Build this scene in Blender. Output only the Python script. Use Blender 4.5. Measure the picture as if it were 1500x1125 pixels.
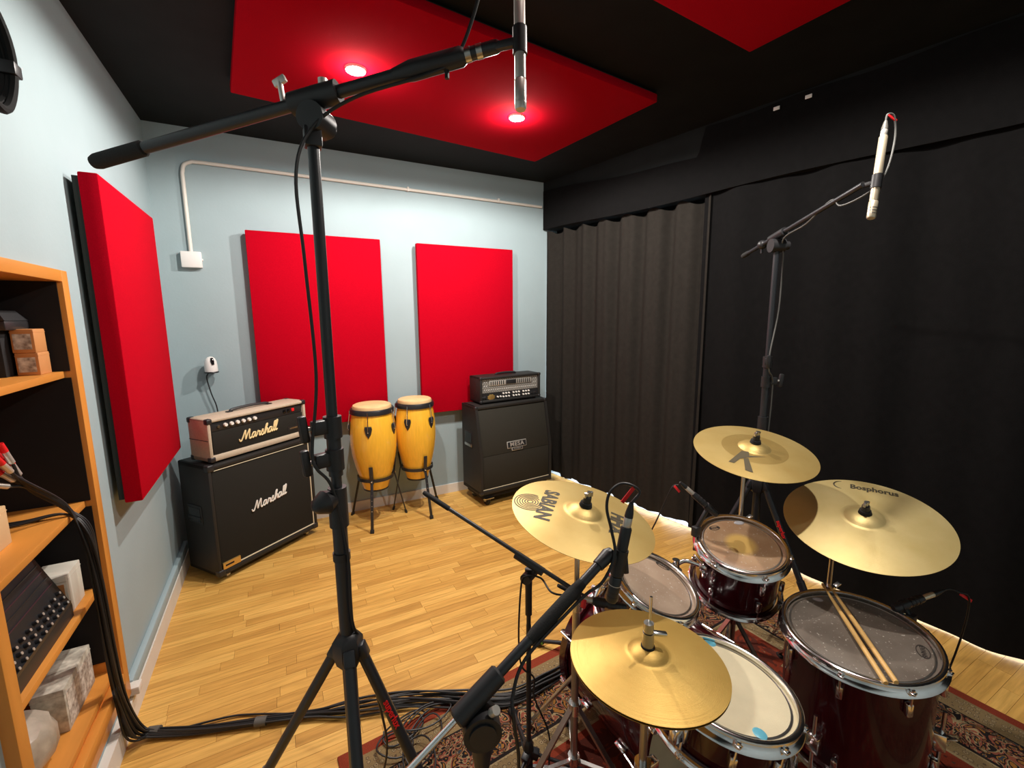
import bpy, bmesh, math, random
import numpy as np
from mathutils import Vector, Matrix

for o in list(bpy.data.objects): bpy.data.objects.remove(o)
scn = bpy.context.scene
COL = scn.collection
V = Vector
PI = math.pi
random.seed(7)

# ------------------------------------------------------------------ camera
F_PX = 650.0
YAW, PITCH, ROLL = 0.485032, 0.1520225, -0.0067647
CAM = V((0.6797, -3.9033, 1.68))
_f = V((math.sin(YAW)*math.cos(PITCH), math.cos(YAW)*math.cos(PITCH), -math.sin(PITCH)))
_r = V((math.cos(YAW), -math.sin(YAW), 0)); _u = _r.cross(_f)
_r2 = _r*math.cos(ROLL) + _u*math.sin(ROLL); _u2 = _u*math.cos(ROLL) - _r*math.sin(ROLL)
cd = bpy.data.cameras.new('camera'); cam = bpy.data.objects.new('camera', cd); COL.objects.link(cam)
cd.sensor_fit = 'HORIZONTAL'; cd.sensor_width = 36.0; cd.lens = 36.0*F_PX/1500.0
cd.clip_start = 0.02; cd.clip_end = 100
cam.matrix_world = Matrix(((_r2.x, _u2.x, -_f.x, CAM.x), (_r2.y, _u2.y, -_f.y, CAM.y), (_r2.z, _u2.z, -_f.z, CAM.z), (0, 0, 0, 1)))
scn.camera = cam

# ------------------------------------------------------------------ world: daylight outside the closed room
w = bpy.data.worlds.new('daylight'); scn.world = w; w.use_nodes = True
bg = w.node_tree.nodes['Background']; bg.inputs[0].default_value = (0.78, 0.89, 1.0, 1); bg.inputs[1].default_value = 6.0
# ------------------------------------------------------------------ exposure
scn.view_settings.view_transform = 'Standard'; scn.view_settings.look = 'None'
scn.view_settings.exposure = 0.0; scn.view_settings.gamma = 1.0; scn.view_settings.use_curve_mapping = False
LAMP_W = [116.0, 160.0, 85.0, 10.0]
GLOW_W = [6.5, 7.5, 4.0, 1.5]      # sideways light of the protruding bulbs
LAMP_COL = (1.0, 0.94, 0.86)
LAMPS = [(1.131, -1.394), (2.106, -1.285), (2.34, -3.02), (1.36, -3.10)]
ZC = 2.965      # ceiling height

# ------------------------------------------------------------------ materials
MATS = {}
def mat(name, col, rough=0.6, metal=0.0, var=0.0, scale=40.0, bump=0.0, bscale=200.0, spec=0.5, coat=0.0, sheen=0.0, stretch=None, col2=None, trans=0.0, emit=None, alpha=1.0):
    if name in MATS: return MATS[name]
    m = bpy.data.materials.new(name); m.use_nodes = True; nt = m.node_tree; N = nt.nodes; L = nt.links
    b = N['Principled BSDF']
    b.inputs['Base Color'].default_value = (*col, 1); b.inputs['Roughness'].default_value = rough; b.inputs['Metallic'].default_value = metal
    b.inputs['Specular IOR Level'].default_value = spec; b.inputs['Coat Weight'].default_value = coat; b.inputs['Coat Roughness'].default_value = 0.05
    b.inputs['Sheen Weight'].default_value = sheen; b.inputs['Transmission Weight'].default_value = trans; b.inputs['Alpha'].default_value = alpha
    if emit: b.inputs['Emission Color'].default_value = (*emit[:3], 1); b.inputs['Emission Strength'].default_value = emit[3]
    tc = N.new('ShaderNodeTexCoord'); src = tc.outputs['Object']
    if stretch:
        mp = N.new('ShaderNodeMapping'); mp.inputs['Scale'].default_value = stretch; L.new(src, mp.inputs['Vector']); src = mp.outputs['Vector']
    if var > 0 or col2:
        nz = N.new('ShaderNodeTexNoise'); nz.inputs['Scale'].default_value = scale; nz.inputs['Detail'].default_value = 5; L.new(src, nz.inputs['Vector'])
        rp = N.new('ShaderNodeValToRGB'); rp.color_ramp.elements[0].position = 0.32; rp.color_ramp.elements[1].position = 0.68
        a = col if col2 else tuple(c*(1-var) for c in col); bcol = col2 if col2 else tuple(min(1, c*(1+var)) for c in col)
        rp.color_ramp.elements[0].color = (*a, 1); rp.color_ramp.elements[1].color = (*bcol, 1)
        L.new(nz.outputs['Fac'], rp.inputs['Fac']); L.new(rp.outputs['Color'], b.inputs['Base Color'])
    if bump > 0:
        nb = N.new('ShaderNodeTexNoise'); nb.inputs['Scale'].default_value = bscale; nb.inputs['Detail'].default_value = 3; L.new(src, nb.inputs['Vector'])
        bp = N.new('ShaderNodeBump'); bp.inputs['Strength'].default_value = bump; bp.inputs['Distance'].default_value = 0.002
        L.new(nb.outputs['Fac'], bp.inputs['Height']); L.new(bp.outputs['Normal'], b.inputs['Normal'])
    MATS[name] = m
    return m

PAINT = mat('pale blue wall paint', (0.325, 0.415, 0.445), 0.75, var=0.03, scale=3, bump=0.25, bscale=60)
WHITE_PAINT = mat('white skirting paint', (0.72, 0.68, 0.62), 0.5, var=0.03, scale=8)
CEIL = mat('black ceiling paint', (0.007, 0.0085, 0.0085), 0.75, spec=0.2, var=0.2, scale=6, bump=0.15, bscale=90)
RED = mat('red acoustic fabric', (0.43, 0.0009, 0.011), 0.95, var=0.10, scale=220, bump=0.5, bscale=500, spec=0.05)
BACKING = mat('black panel backing', (0.02, 0.025, 0.022), 0.9)
CURT = mat('black curtain cloth', (0.0058, 0.0056, 0.0058), 0.95, var=0.12, scale=30, bump=0.3, bscale=500, spec=0.08)
CURT2 = mat('charcoal curtain cloth', (0.021, 0.0185, 0.0160), 0.95, var=0.1, scale=30, bump=0.3, bscale=500, spec=0.08)
ORANGE = mat('orange varnished wood', (0.62, 0.25, 0.045), 0.4, var=0.12, scale=14, stretch=(1, 1, 0.15), spec=0.4)
ORANGE_H = mat('orange varnished shelf', (0.62, 0.25, 0.045), 0.4, var=0.12, scale=14, stretch=(1, .15, 1), spec=0.4)
LINER = mat('black liner board', (0.0045, 0.004, 0.005), 0.85, var=0.1)
BLACKP = mat('black plastic', (0.018, 0.018, 0.020), 0.42, spec=0.5)
BLACKM = mat('black powder coated metal', (0.016, 0.018, 0.022), 0.38, spec=0.6, bump=0.08, bscale=400)
FOAM = mat('black foam grip', (0.012, 0.012, 0.012), 0.9, bump=0.4, bscale=300)
RUBBER = mat('black rubber', (0.012, 0.012, 0.012), 0.75)
CABLE = mat('black cable sheath', (0.014, 0.014, 0.015), 0.5)
COILC = mat('matt black cable sheath', (0.008, 0.008, 0.008), 0.8, spec=0.15)
CABLEG = mat('grey cable sheath', (0.10, 0.10, 0.095), 0.5)
CHROME = mat('chrome', (0.90, 0.90, 0.90), 0.16, 1.0)
CHROMED = mat('dull chrome', (0.55, 0.54, 0.52), 0.28, 1.0, var=0.1, scale=20)
GOLDM = mat('champagne metal', (0.72, 0.63, 0.46), 0.35, 0.6)
SILVER = mat('satin nickel', (0.66, 0.63, 0.58), 0.34, 0.6)
MAROON = mat('maroon lacquer', (0.045, 0.0018, 0.005), 0.16, spec=0.5, coat=0.5)
TOLEX = mat('black tolex', (0.018, 0.017, 0.016), 0.55, bump=0.6, bscale=350, spec=0.4)
CREAM = mat('cream tolex', (0.52, 0.44, 0.33), 0.65, var=0.06, scale=60, bump=0.5, bscale=350)
GRILLE = mat('black grille cloth', (0.020, 0.019, 0.016), 0.85, var=0.25, scale=500, bump=0.4, bscale=700, spec=0.2)
GRILLE2 = mat('charcoal grille cloth', (0.030, 0.028, 0.022), 0.8, var=0.25, scale=500, bump=0.4, bscale=700, spec=0.2)
IVORY = mat('ivory piping', (0.75, 0.68, 0.50), 0.5)
GOLDP = mat('gold badge', (0.75, 0.50, 0.16), 0.35, 0.8)
WHITEP = mat('white plastic', (0.80, 0.78, 0.76), 0.35)
WHITELOGO = mat('white logo plastic', (0.85, 0.83, 0.78), 0.35)
GOLDLOGO = mat('gold edged logo plastic', (0.88, 0.72, 0.38), 0.3)
CONGA = mat('golden varnished oak', (0.94, 0.52, 0.045), 0.22, var=0.07, scale=12, stretch=(6, 6, 0.6), coat=0.5)
SKIN = mat('rawhide head', (0.74, 0.50, 0.24), 0.55, var=0.12, scale=10)
REDTAPE = mat('red tape', (0.75, 0.01, 0.015), 0.45)
REDLET = mat('red lettering', (0.85, 0.01, 0.01), 0.5)
PRINT = mat('dark cymbal print', (0.045, 0.036, 0.018), 0.6)
PRINTG = mat('faded cymbal print', (0.085, 0.068, 0.035), 0.5)
STICK = mat('hickory drumstick', (0.72, 0.44, 0.15), 0.5, var=0.1, scale=20, stretch=(1, 1, .2))
SNAREHEAD = mat('coated snare head', (0.70, 0.62, 0.42), 0.75, var=0.07, scale=9, bump=0.2, bscale=300)
BLUETAPE = mat('blue damping gel', (0.12, 0.42, 0.55), 0.35)
GREYTAPE = mat('grey gaffer tape', (0.10, 0.095, 0.085), 0.55)
TERRACE = mat('pale terrace stone', (0.75, 0.75, 0.75), 0.8)
FELT = mat('black felt', (0.015, 0.015, 0.015), 0.95)
LENS = mat('black camera lens', (0.005, 0.005, 0.006), 0.08)
PRINTBOX = mat('orange printed carton', (0.55, 0.24, 0.08), 0.6)
LABELP = mat('printed paper label', (0.75, 0.70, 0.62), 0.6, col2=(0.22, 0.17, 0.14), scale=55)
NEWS = mat('printed paper wrapping', (0.66, 0.62, 0.52), 0.7, col2=(0.30, 0.27, 0.22), scale=38)
WHITECARD = mat('white carton', (0.62, 0.60, 0.52), 0.6, var=.05, scale=10)
KRAFT = mat('beige carton', (0.62, 0.42, 0.22), 0.7, var=.05, scale=10)
PLASTBAG = mat('cloudy plastic wrap', (0.42, 0.37, 0.30), 0.3, var=0.3, scale=14, bump=0.8, bscale=25)
DIAMOND = mat('diamond plate steel', (0.30, 0.29, 0.27), 0.35, 0.5)
TREAD = mat('bright tread steel', (0.78, 0.76, 0.72), 0.3, 0.5)
SILVERP = mat('silver painted metal', (0.50, 0.48, 0.44), 0.35, 0.4)
PINKLED = mat('purple fader caps', (0.05, 0.018, 0.03), 0.5)
BULB = mat('lamp bulb', (1, 1, 1), 0.5, emit=(1.0, 0.95, 0.86, 60.0))
GREENT = mat('green ring tape', (0.10, 0.35, 0.06), 0.5)

def clear_head(name, base, worn, patch=None, pr=0.0):
    """worn drum head: mottled film, with an optional round coated patch at pr of the radius"""
    m = bpy.data.materials.new(name); m.use_nodes = True; nt = m.node_tree; N = nt.nodes; L = nt.links; b = N['Principled BSDF']
    tc = N.new('ShaderNodeTexCoord')
    nz = N.new('ShaderNodeTexNoise'); nz.inputs['Scale'].default_value = 9; nz.inputs['Detail'].default_value = 6; L.new(tc.outputs['Object'], nz.inputs['Vector'])
    rp = N.new('ShaderNodeValToRGB'); rp.color_ramp.elements[0].position = .35; rp.color_ramp.elements[1].position = .7
    rp.color_ramp.elements[0].color = (*base, 1); rp.color_ramp.elements[1].color = (*worn, 1)
    L.new(nz.outputs['Fac'], rp.inputs['Fac']); out = rp.outputs['Color']
    n2 = N.new('ShaderNodeTexNoise'); n2.inputs['Scale'].default_value = 130; L.new(tc.outputs['Object'], n2.inputs['Vector'])
    r2 = N.new('ShaderNodeValToRGB'); r2.color_ramp.elements[0].position = .66; r2.color_ramp.elements[1].position = .74
    L.new(n2.outputs['Fac'], r2.inputs['Fac'])
    mx = N.new('ShaderNodeMixRGB'); mx.inputs[2].default_value = (.62, .58, .52, 1); L.new(r2.outputs['Color'], mx.inputs[0]); L.new(out, mx.inputs[1]); out = mx.outputs[0]
    if patch:
        at = N.new('ShaderNodeAttribute'); at.attribute_name = 'rad'
        rr = N.new('ShaderNodeValToRGB'); rr.color_ramp.elements[0].position = pr*.75; rr.color_ramp.elements[0].color = (1, 1, 1, 1)
        rr.color_ramp.elements[1].position = pr*1.15; rr.color_ramp.elements[1].color = (0, 0, 0, 1)
        L.new(at.outputs['Fac'], rr.inputs['Fac'])
        m2 = N.new('ShaderNodeMixRGB'); m2.inputs[2].default_value = (*patch, 1); L.new(rr.outputs['Color'], m2.inputs[0]); L.new(out, m2.inputs[1]); out = m2.outputs[0]
    L.new(out, b.inputs['Base Color']); b.inputs['Roughness'].default_value = .38
    return m
HEAD1 = clear_head('worn tom head', (0.34, 0.24, 0.17), (0.46, 0.35, 0.26))
HEAD2 = clear_head('worn amber tom head', (0.30, 0.17, 0.09), (0.40, 0.26, 0.15), (0.62, 0.40, 0.12), 0.34)
HEAD3 = clear_head('worn grey floor tom head', (0.125, 0.10, 0.08), (0.20, 0.17, 0.14))

def cymbal_mat(name, a, b_, rough):
    m = bpy.data.materials.new(name); m.use_nodes = True; nt = m.node_tree; N = nt.nodes; L = nt.links; b = N['Principled BSDF']
    at = N.new('ShaderNodeAttribute'); at.attribute_name = 'rad'
    tc = N.new('ShaderNodeTexCoord'); nz = N.new('ShaderNodeTexNoise'); nz.inputs['Scale'].default_value = 7; nz.inputs['Detail'].default_value = 5; L.new(tc.outputs['Object'], nz.inputs['Vector'])
    rp = N.new('ShaderNodeValToRGB'); rp.color_ramp.elements[0].position = .3; rp.color_ramp.elements[1].position = .7
    rp.color_ramp.elements[0].color = (*a, 1); rp.color_ramp.elements[1].color = (*b_, 1); L.new(nz.outputs['Fac'], rp.inputs['Fac'])
    L.new(rp.outputs['Color'], b.inputs['Base Color'])
    b.inputs['Metallic'].default_value = 0.62; b.inputs['Roughness'].default_value = rough
    n1 = N.new('ShaderNodeTexNoise'); n1.noise_dimensions = '1D'; n1.inputs['Scale'].default_value = 160; n1.inputs['Detail'].default_value = 2; L.new(at.outputs['Fac'], n1.inputs['W'])
    n2 = N.new('ShaderNodeTexNoise'); n2.inputs['Scale'].default_value = 45; L.new(tc.outputs['Object'], n2.inputs['Vector'])
    ad = N.new('ShaderNodeMath'); ad.operation = 'ADD'; L.new(n1.outputs['Fac'], ad.inputs[0]); L.new(n2.outputs['Fac'], ad.inputs[1])
    bp = N.new('ShaderNodeBump'); bp.inputs['Strength'].default_value = .22; bp.inputs['Distance'].default_value = .0012; L.new(ad.outputs[0], bp.inputs['Height']); L.new(bp.outputs['Normal'], b.inputs['Normal'])
    return m
BRASS = cymbal_mat('lathed bronze', (0.44, 0.27, 0.060), (0.52, 0.34, 0.09), 0.46)
BRASS_P = cymbal_mat('pale lathed bronze', (0.50, 0.345, 0.11), (0.58, 0.43, 0.165), 0.46)
BRASS_R = cymbal_mat('bronze lightened for weak light', (0.62, 0.48, 0.19), (0.72, 0.58, 0.27), 0.46)  # lighter copy of pale bronze, its colour offsetting weaker lamp light on the ride
BRASS_D = cymbal_mat('unlathed dark bronze', (0.42, 0.28, 0.085), (0.50, 0.35, 0.12), 0.40)

def plank_mat(name, island):
    m = bpy.data.materials.new(name); m.use_nodes = True; nt = m.node_tree; N = nt.nodes; L = nt.links; b = N['Principled BSDF']
    if island: rnd = N.new('ShaderNodeNewGeometry').outputs['Random Per Island']
    else: rnd = N.new('ShaderNodeObjectInfo').outputs['Random']
    rp = N.new('ShaderNodeValToRGB'); e = rp.color_ramp.elements; e[0].position = 0; e[0].color = (.57, .305, .070, 1); e[1].position = 1; e[1].color = (.79, .475, .128, 1)
    x = e.new(.5); x.color = (.69, .39, .095, 1); L.new(rnd, rp.inputs['Fac'])
    g = N.new('ShaderNodeNewGeometry'); mp = N.new('ShaderNodeMapping'); mp.inputs['Scale'].default_value = (2.2, 34, 1); L.new(g.outputs['Position'], mp.inputs['Vector'])
    ofs = N.new('ShaderNodeMath'); ofs.operation = 'MULTIPLY'; ofs.inputs[1].default_value = 37; L.new(rnd, ofs.inputs[0])
    cb = N.new('ShaderNodeCombineXYZ'); L.new(ofs.outputs[0], cb.inputs[0]); L.new(cb.outputs[0], mp.inputs['Location'])
    nz = N.new('ShaderNodeTexNoise'); nz.inputs['Scale'].default_value = 1.6; nz.inputs['Detail'].default_value = 6; nz.inputs['Roughness'].default_value = .6; L.new(mp.outputs['Vector'], nz.inputs['Vector'])
    r2 = N.new('ShaderNodeValToRGB'); r2.color_ramp.elements[0].position = .3; r2.color_ramp.elements[0].color = (.72, .68, .62, 1); r2.color_ramp.elements[1].position = .62; r2.color_ramp.elements[1].color = (1.06, 1.06, 1.06, 1)
    L.new(nz.outputs['Fac'], r2.inputs['Fac'])
    mx = N.new('ShaderNodeMixRGB'); mx.blend_type = 'MULTIPLY'; mx.inputs[0].default_value = 1; L.new(rp.outputs['Color'], mx.inputs[1]); L.new(r2.outputs['Color'], mx.inputs[2])
    L.new(mx.outputs[0], b.inputs['Base Color']); b.inputs['Roughness'].default_value = .42; b.inputs['Specular IOR Level'].default_value = .35
    return m
PLANK = plank_mat('oak strip', False); PLANK_S = plank_mat('oak strips far', True)
SUB = mat('dark floor joint', (0.16, 0.075, 0.025), 0.7)

# ------------------------------------------------------------------ mesh building
def catmull(pts, k=8):
    P = [V(p) for p in pts]
    if len(P) < 3: return P
    out = []
    for i in range(len(P)-1):
        a = P[i-1] if i else P[i]*2-P[i+1]; b = P[i]; c = P[i+1]; d = P[i+2] if i+2 < len(P) else P[i+1]*2-P[i]
        for j in range(k):
            t = j/k
            out.append(0.5*((2*b)+(c-a)*t+(2*a-5*b+4*c-d)*t*t+(3*b-a-3*c+d)*t**3))
    out.append(P[-1]); return out

def frame_m(c, n, ref=(1, 0, 0)):
    n = V(n).normalized(); x = V(ref) - n*V(ref).dot(n)
    if x.length < 1e-4: x = V((0, 1, 0)) - n*n.y
    x.normalize(); y = n.cross(x)
    return Matrix(((x.x, y.x, n.x, c[0]), (x.y, y.y, n.y, c[1]), (x.z, y.z, n.z, c[2]), (0, 0, 0, 1)))

class MB:
    def __init__(s): s.v = []; s.f = []; s.sm = []
    def add(s, vs, fs, smooth=True, M=None):
        k = len(s.v)
        s.v += [tuple(M @ V(p)) if M else tuple(p) for p in vs]
        s.f += [tuple(i+k for i in f) for f in fs]; s.sm += [smooth]*len(fs); return s
    def box(s, lo, hi, M=None, bev=0.0, seg=2):
        if bev > 0:
            bm = bmesh.new(); bmesh.ops.create_cube(bm, size=1)
            sz = V(hi)-V(lo); c = (V(hi)+V(lo))/2
            for v in bm.verts: v.co = V((v.co.x*sz.x, v.co.y*sz.y, v.co.z*sz.z)) + c
            bmesh.ops.bevel(bm, geom=list(bm.edges), offset=bev, segments=seg, profile=0.5, affect='EDGES')
            bm.verts.index_update()
            vs = [v.co.copy() for v in bm.verts]; fs = [[v.index for v in f.verts] for f in bm.faces]; bm.free()
            return s.add(vs, fs, seg > 1, M)
        (a, b, c), (d, e, f) = lo, hi
        vs = [(a, b, c), (d, b, c), (d, e, c), (a, e, c), (a, b, f), (d, b, f), (d, e, f), (a, e, f)]
        fs = [(0, 3, 2, 1), (4, 5, 6, 7), (0, 1, 5, 4), (1, 2, 6, 5), (2, 3, 7, 6), (3, 0, 4, 7)]
        return s.add(vs, fs, False, M)
    def bar(s, a, b, w, h, up=(0, 0, 1), bev=0.0):
        a, b = V(a), V(b); d = b-a; L = d.length
        M = frame_m(a, d, up)      # x along 'up', y across
        return s.box((-h/2, -w/2, 0), (h/2, w/2, L), M, bev)
    def tube(s, pts, r, n=10, M=None, flat=None):
        P = [V(p) for p in pts]; R = r if isinstance(r, (list, tuple)) else [r]*len(P)
        T = []
        for i in range(len(P)):
            t = (P[min(i+1, len(P)-1)]-P[max(i-1, 0)])
            T.append(t.normalized() if t.length > 1e-9 else V((0, 0, 1)))
        x = T[0].orthogonal().normalized(); vs = []; fs = []
        for i, p in enumerate(P):
            x = (x - T[i]*x.dot(T[i])); x = x.normalized() if x.length > 1e-6 else T[i].orthogonal().normalized()
            y = T[i].cross(x)
            for j in range(n):
                a = 2*PI*j/n; q = x*math.cos(a)*R[i] + y*math.sin(a)*R[i]
                if flat: q = q - V(flat[0])*q.dot(V(flat[0]))*(1-flat[1])
                vs.append(p+q)
        for i in range(len(P)-1):
            for j in range(n):
                k = (j+1) % n; fs.append((i*n+j, i*n+k, (i+1)*n+k, (i+1)*n+j))
        sm = len(s.v)
        s.add(vs, fs, True, M)
        s.f.append(tuple(sm+j for j in range(n-1, -1, -1))); s.f.append(tuple(sm+(len(P)-1)*n+j for j in range(n))); s.sm += [False, False]
        return s
    def cyl(s, a, b, r, n=16, r2=None): return s.tube([a, b], [r, r if r2 is None else r2], n)
    def lathe(s, prof, n=32, M=None, closed=False):
        vs = []; fs = []; rows = []
        for (r, z) in prof:
            if r < 1e-6: rows.append([len(vs)]); vs.append((0, 0, z))
            else:
                rows.append(list(range(len(vs), len(vs)+n)))
                vs += [(r*math.cos(2*PI*j/n), r*math.sin(2*PI*j/n), z) for j in range(n)]
        pairs = list(zip(rows, rows[1:])) + ([(rows[-1], rows[0])] if closed else [])
        for A, B in pairs:
            for j in range(n):
                k = (j+1) % n
                if len(A) == 1 and len(B) == 1: continue
                if len(A) == 1: fs.append((A[0], B[k], B[j]))
                elif len(B) == 1: fs.append((A[j], A[k], B[0]))
                else: fs.append((A[j], A[k], B[k], B[j]))
        return s.add(vs, fs, True, M)
    def ball(s, c, r, n=12):
        return s.lathe([(r*math.sin(PI*i/8), -r*math.cos(PI*i/8)) for i in range(9)], n, Matrix.Translation(V(c)))

def link(name, mb, m, parent=None, off=None, radial=None):
    me = bpy.data.meshes.new(name)
    vs = mb.v if off is None else [(a-off[0], b-off[1], c-off[2]) for a, b, c in mb.v]
    me.from_pydata(vs, [], mb.f); me.polygons.foreach_set('use_smooth', mb.sm); me.materials.append(m)
    if radial:
        M, R = radial; Mi = M.inverted(); at = me.attributes.new('rad', 'FLOAT', 'POINT')
        at.data.foreach_set('value', [min(1, (Mi @ V(p)).xy.length/R) for p in mb.v])
    me.update()
    try: me.set_sharp_from_angle(angle=math.radians(38))
    except Exception: pass
    o = bpy.data.objects.new(name, me); COL.objects.link(o)
    if parent: o.parent = parent
    return o

class Thing:
    """an Empty at the base of a thing; parts given in world or local coordinates"""
    def __init__(s, name, label, cat, loc, rz=0.0, group=None):
        o = bpy.data.objects.new(name, None); COL.objects.link(o); o.location = loc; o.rotation_euler = (0, 0, rz); o.empty_display_size = .05
        o['label'] = label; o['category'] = cat
        if group: o['group'] = group
        s.o = o; s.loc = V(loc); s.rz = rz
    def p(s, name, mb, m, parent=None, radial=None, label=None):       # world coordinates (only for rz == 0)
        o = link(name, mb, m, parent or s.o, s.loc, radial)
        if label: o['label'] = label
        return o
    def l(s, name, mb, m, parent=None, label=None):                    # local coordinates
        o = link(name, mb, m, parent or s.o)
        if label: o['label'] = label
        return o

def one(name, label, cat, mb, m, loc=None, group=None):
    loc = V(loc) if loc is not None else V(mb.v[0])
    o = link(name, mb, m, None, loc); o.location = loc; o['label'] = label; o['category'] = cat
    if group: o['group'] = group
    return o

def struct(name, mb, m, kind='structure'):
    o = link(name, mb, m); o['kind'] = kind; return o

def text_mb(txt, size, depth=0.0006, shear=0.0, M=None, fn=None, bold=0.0, space=1.0, sx=1.0):
    c = bpy.data.curves.new('t', 'FONT'); c.body = txt; c.size = size; c.align_x = 'CENTER'; c.align_y = 'CENTER'; c.shear = shear
    c.extrude = depth/2; c.offset = bold; c.space_character = space; c.resolution_u = 3
    o = bpy.data.objects.new('t', c); me = bpy.data.meshes.new_from_object(o)
    vs = [(v.co.x*sx, v.co.y, v.co.z) for v in me.vertices]
    if fn: vs = [fn(V(p)) for p in vs]
    fs = [tuple(p.vertices) for p in me.polygons]
    mb = MB().add(vs, fs, False, M)
    bpy.data.objects.remove(o); bpy.data.curves.remove(c); bpy.data.meshes.remove(me)
    return mb

# flowing script lettering, drawn as strokes
SCRIPT = [
    [(-.15, .45), (-.05, .1), (.2, .05), (.5, .6), (.95, 1.75), (1.0, 1.2), (1.05, .12), (1.35, .9), (1.8, 1.78), (1.78, 1.1), (1.78, .2), (1.95, .0), (2.25, .25)],
    [(2.95, .85), (2.65, .98), (2.35, .6), (2.33, .2), (2.5, .0), (2.8, .3), (3.02, .95), (2.95, .3), (3.05, .02), (3.3, .3)],
    [(3.3, .3), (3.52, 1.0), (3.62, .78), (3.92, .82), (3.78, .3), (3.88, .0), (4.15, .25)],
    [(4.15, .25), (4.5, 1.05), (4.56, .65), (4.66, .22), (4.42, -.05), (4.2, .1)],
    [(4.6, .05), (4.85, .2), (5.3, 1.2), (5.48, 1.8), (5.25, 1.72), (5.02, .9), (4.95, .0), (5.2, .7), (5.5, .92), (5.5, .4), (5.55, .03), (5.8, .3)],
    [(6.4, .85), (6.1, .98), (5.8, .6), (5.78, .2), (5.95, .0), (6.25, .3), (6.47, .95), (6.4, .3), (6.5, .02), (6.75, .3)],
    [(6.7, .2), (7.1, 1.2), (7.22, 1.85), (6.98, 1.7), (6.85, .7), (6.92, .03), (7.18, .25)],
    [(7.15, .2), (7.55, 1.25), (7.68, 1.95), (7.42, 1.8), (7.28, .7), (7.36, .03), (7.68, .3)],
]
def script_mb(width, M):
    k = width/7.9; mb = MB()
    for st in SCRIPT:
        pts = [((x-3.8 + .18*y)*k, 0, (y-.9)*k) for x, y in st]
        P = catmull(pts, 5)
        mb.tube(P, [.125*k]*len(P), 6, M, flat=None)
    return mb

# ------------------------------------------------------------------ room shell
YF = -4.95                                    # wall behind the camera
RW = V((3.10, 0, 0)); RD = V((.1772, -.9842, 0)); RN = V((-.9842, -.1772, 0))   # right side: origin at the back corner, along, inwards
def rp(s, n, z): q = RW + RD*s + RN*n; return (q.x, q.y, z)
def rmat(): return Matrix(((RD.x, -RN.x, 0, RW.x), (RD.y, -RN.y, 0, RW.y), (0, 0, 1, 0), (0, 0, 0, 1)))   # local x along, y outwards
RM = rmat()

floor = struct('floor', MB().box((-.02, YF-.1, -.12), (4.9, .12, -.0065)), SUB)
# oak strips, laid along the back wall
W_ST = .060; strips = []
y = 0.0; row = 0
rnd = random.Random(3)
while y > YF:
    x = -rnd.random()*.5
    while x < 4.2:
        L = rnd.choice((.32, .40, .46, .54, .62, .72)); a, b = max(x, 0.0), x+L
        xe = 3.195 + .18*abs(y)
        if b > xe: b = xe
        if b-a > .03: strips.append((a, b, y-W_ST, y))
        x += L
    y -= W_ST
def view_score(c):
    d = V(c)-CAM; z = d.dot(_f)
    if z < .2: return 0
    px = 750+F_PX*d.dot(_r2)/z; py = 562.5-F_PX*d.dot(_u2)/z
    if px < -30 or px > 1530 or py > 1180 or py < 0: return 0
    if c[0] > .85 and c[1] < -2.26 and c[0] < 3.2: return 0     # under the rug
    return 1/(z*z)
strips.sort(key=lambda s: -view_score(((s[0]+s[1])/2, (s[2]+s[3])/2, 0))*(s[1]-s[0]))
def strip_mesh(mb, a, b, c, d):
    g = .0002; t = .0004
    vs = [(a+g, c+g, -.006), (b-g, c+g, -.006), (b-g, d-g, -.006), (a+g, d-g, -.006), (a+g+t, c+g+t, 0), (b-g-t, c+g+t, 0), (b-g-t, d-g-t, 0), (a+g+t, d-g-t, 0)]
    return mb.add(vs, [(4, 5, 6, 7), (0, 1, 5, 4), (1, 2, 6, 5), (2, 3, 7, 6), (3, 0, 4, 7), (0, 3, 2, 1)], False)
cache = {}
for a, b, c, d in strips[:300]:
    key = round((b-a)*200)
    L = b-a
    if key not in cache:
        me = bpy.data.meshes.new('plank'); mb = strip_mesh(MB(), -L/2, L/2, -W_ST/2, W_ST/2); me.from_pydata(mb.v, [], mb.f); me.materials.append(PLANK); me.update(); cache[key] = me
    o = bpy.data.objects.new('plank', cache[key]); COL.objects.link(o); o.location = ((a+b)/2, (c+d)/2, 0); o.parent = floor
rest = MB()
for s in strips[300:]: strip_mesh(rest, *s)
o = link('plank_remainder', rest, PLANK_S, floor); o['kind'] = 'stuff'

struct('ceiling', MB().box((-.12, YF-.1, ZC), (4.3, .12, ZC+.1)), CEIL)
struct('wall_back', MB().box((-.6, 0, -.02), (3.6, .12, ZC)), PAINT)
struct('wall_front', MB().box((-.12, YF-.12, -.02), (4.9, YF, ZC)), PAINT)
# left wall with the opening of the built-in bookcase
NY0, NY1, NZ0, NZ1 = -2.47, -1.70, .13, 1.85      # outside of the bookcase frame
wl = MB()
wl.box((-.12, YF-.12, -.02), (0, NY0, ZC)); wl.box((-.12, NY1, -.02), (0, 0, ZC))
wl.box((-.12, NY0, NZ1), (0, NY1, ZC)); wl.box((-.12, NY0, -.02), (0, NY1, NZ0))
struct('wall_left', wl, PAINT)
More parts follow.
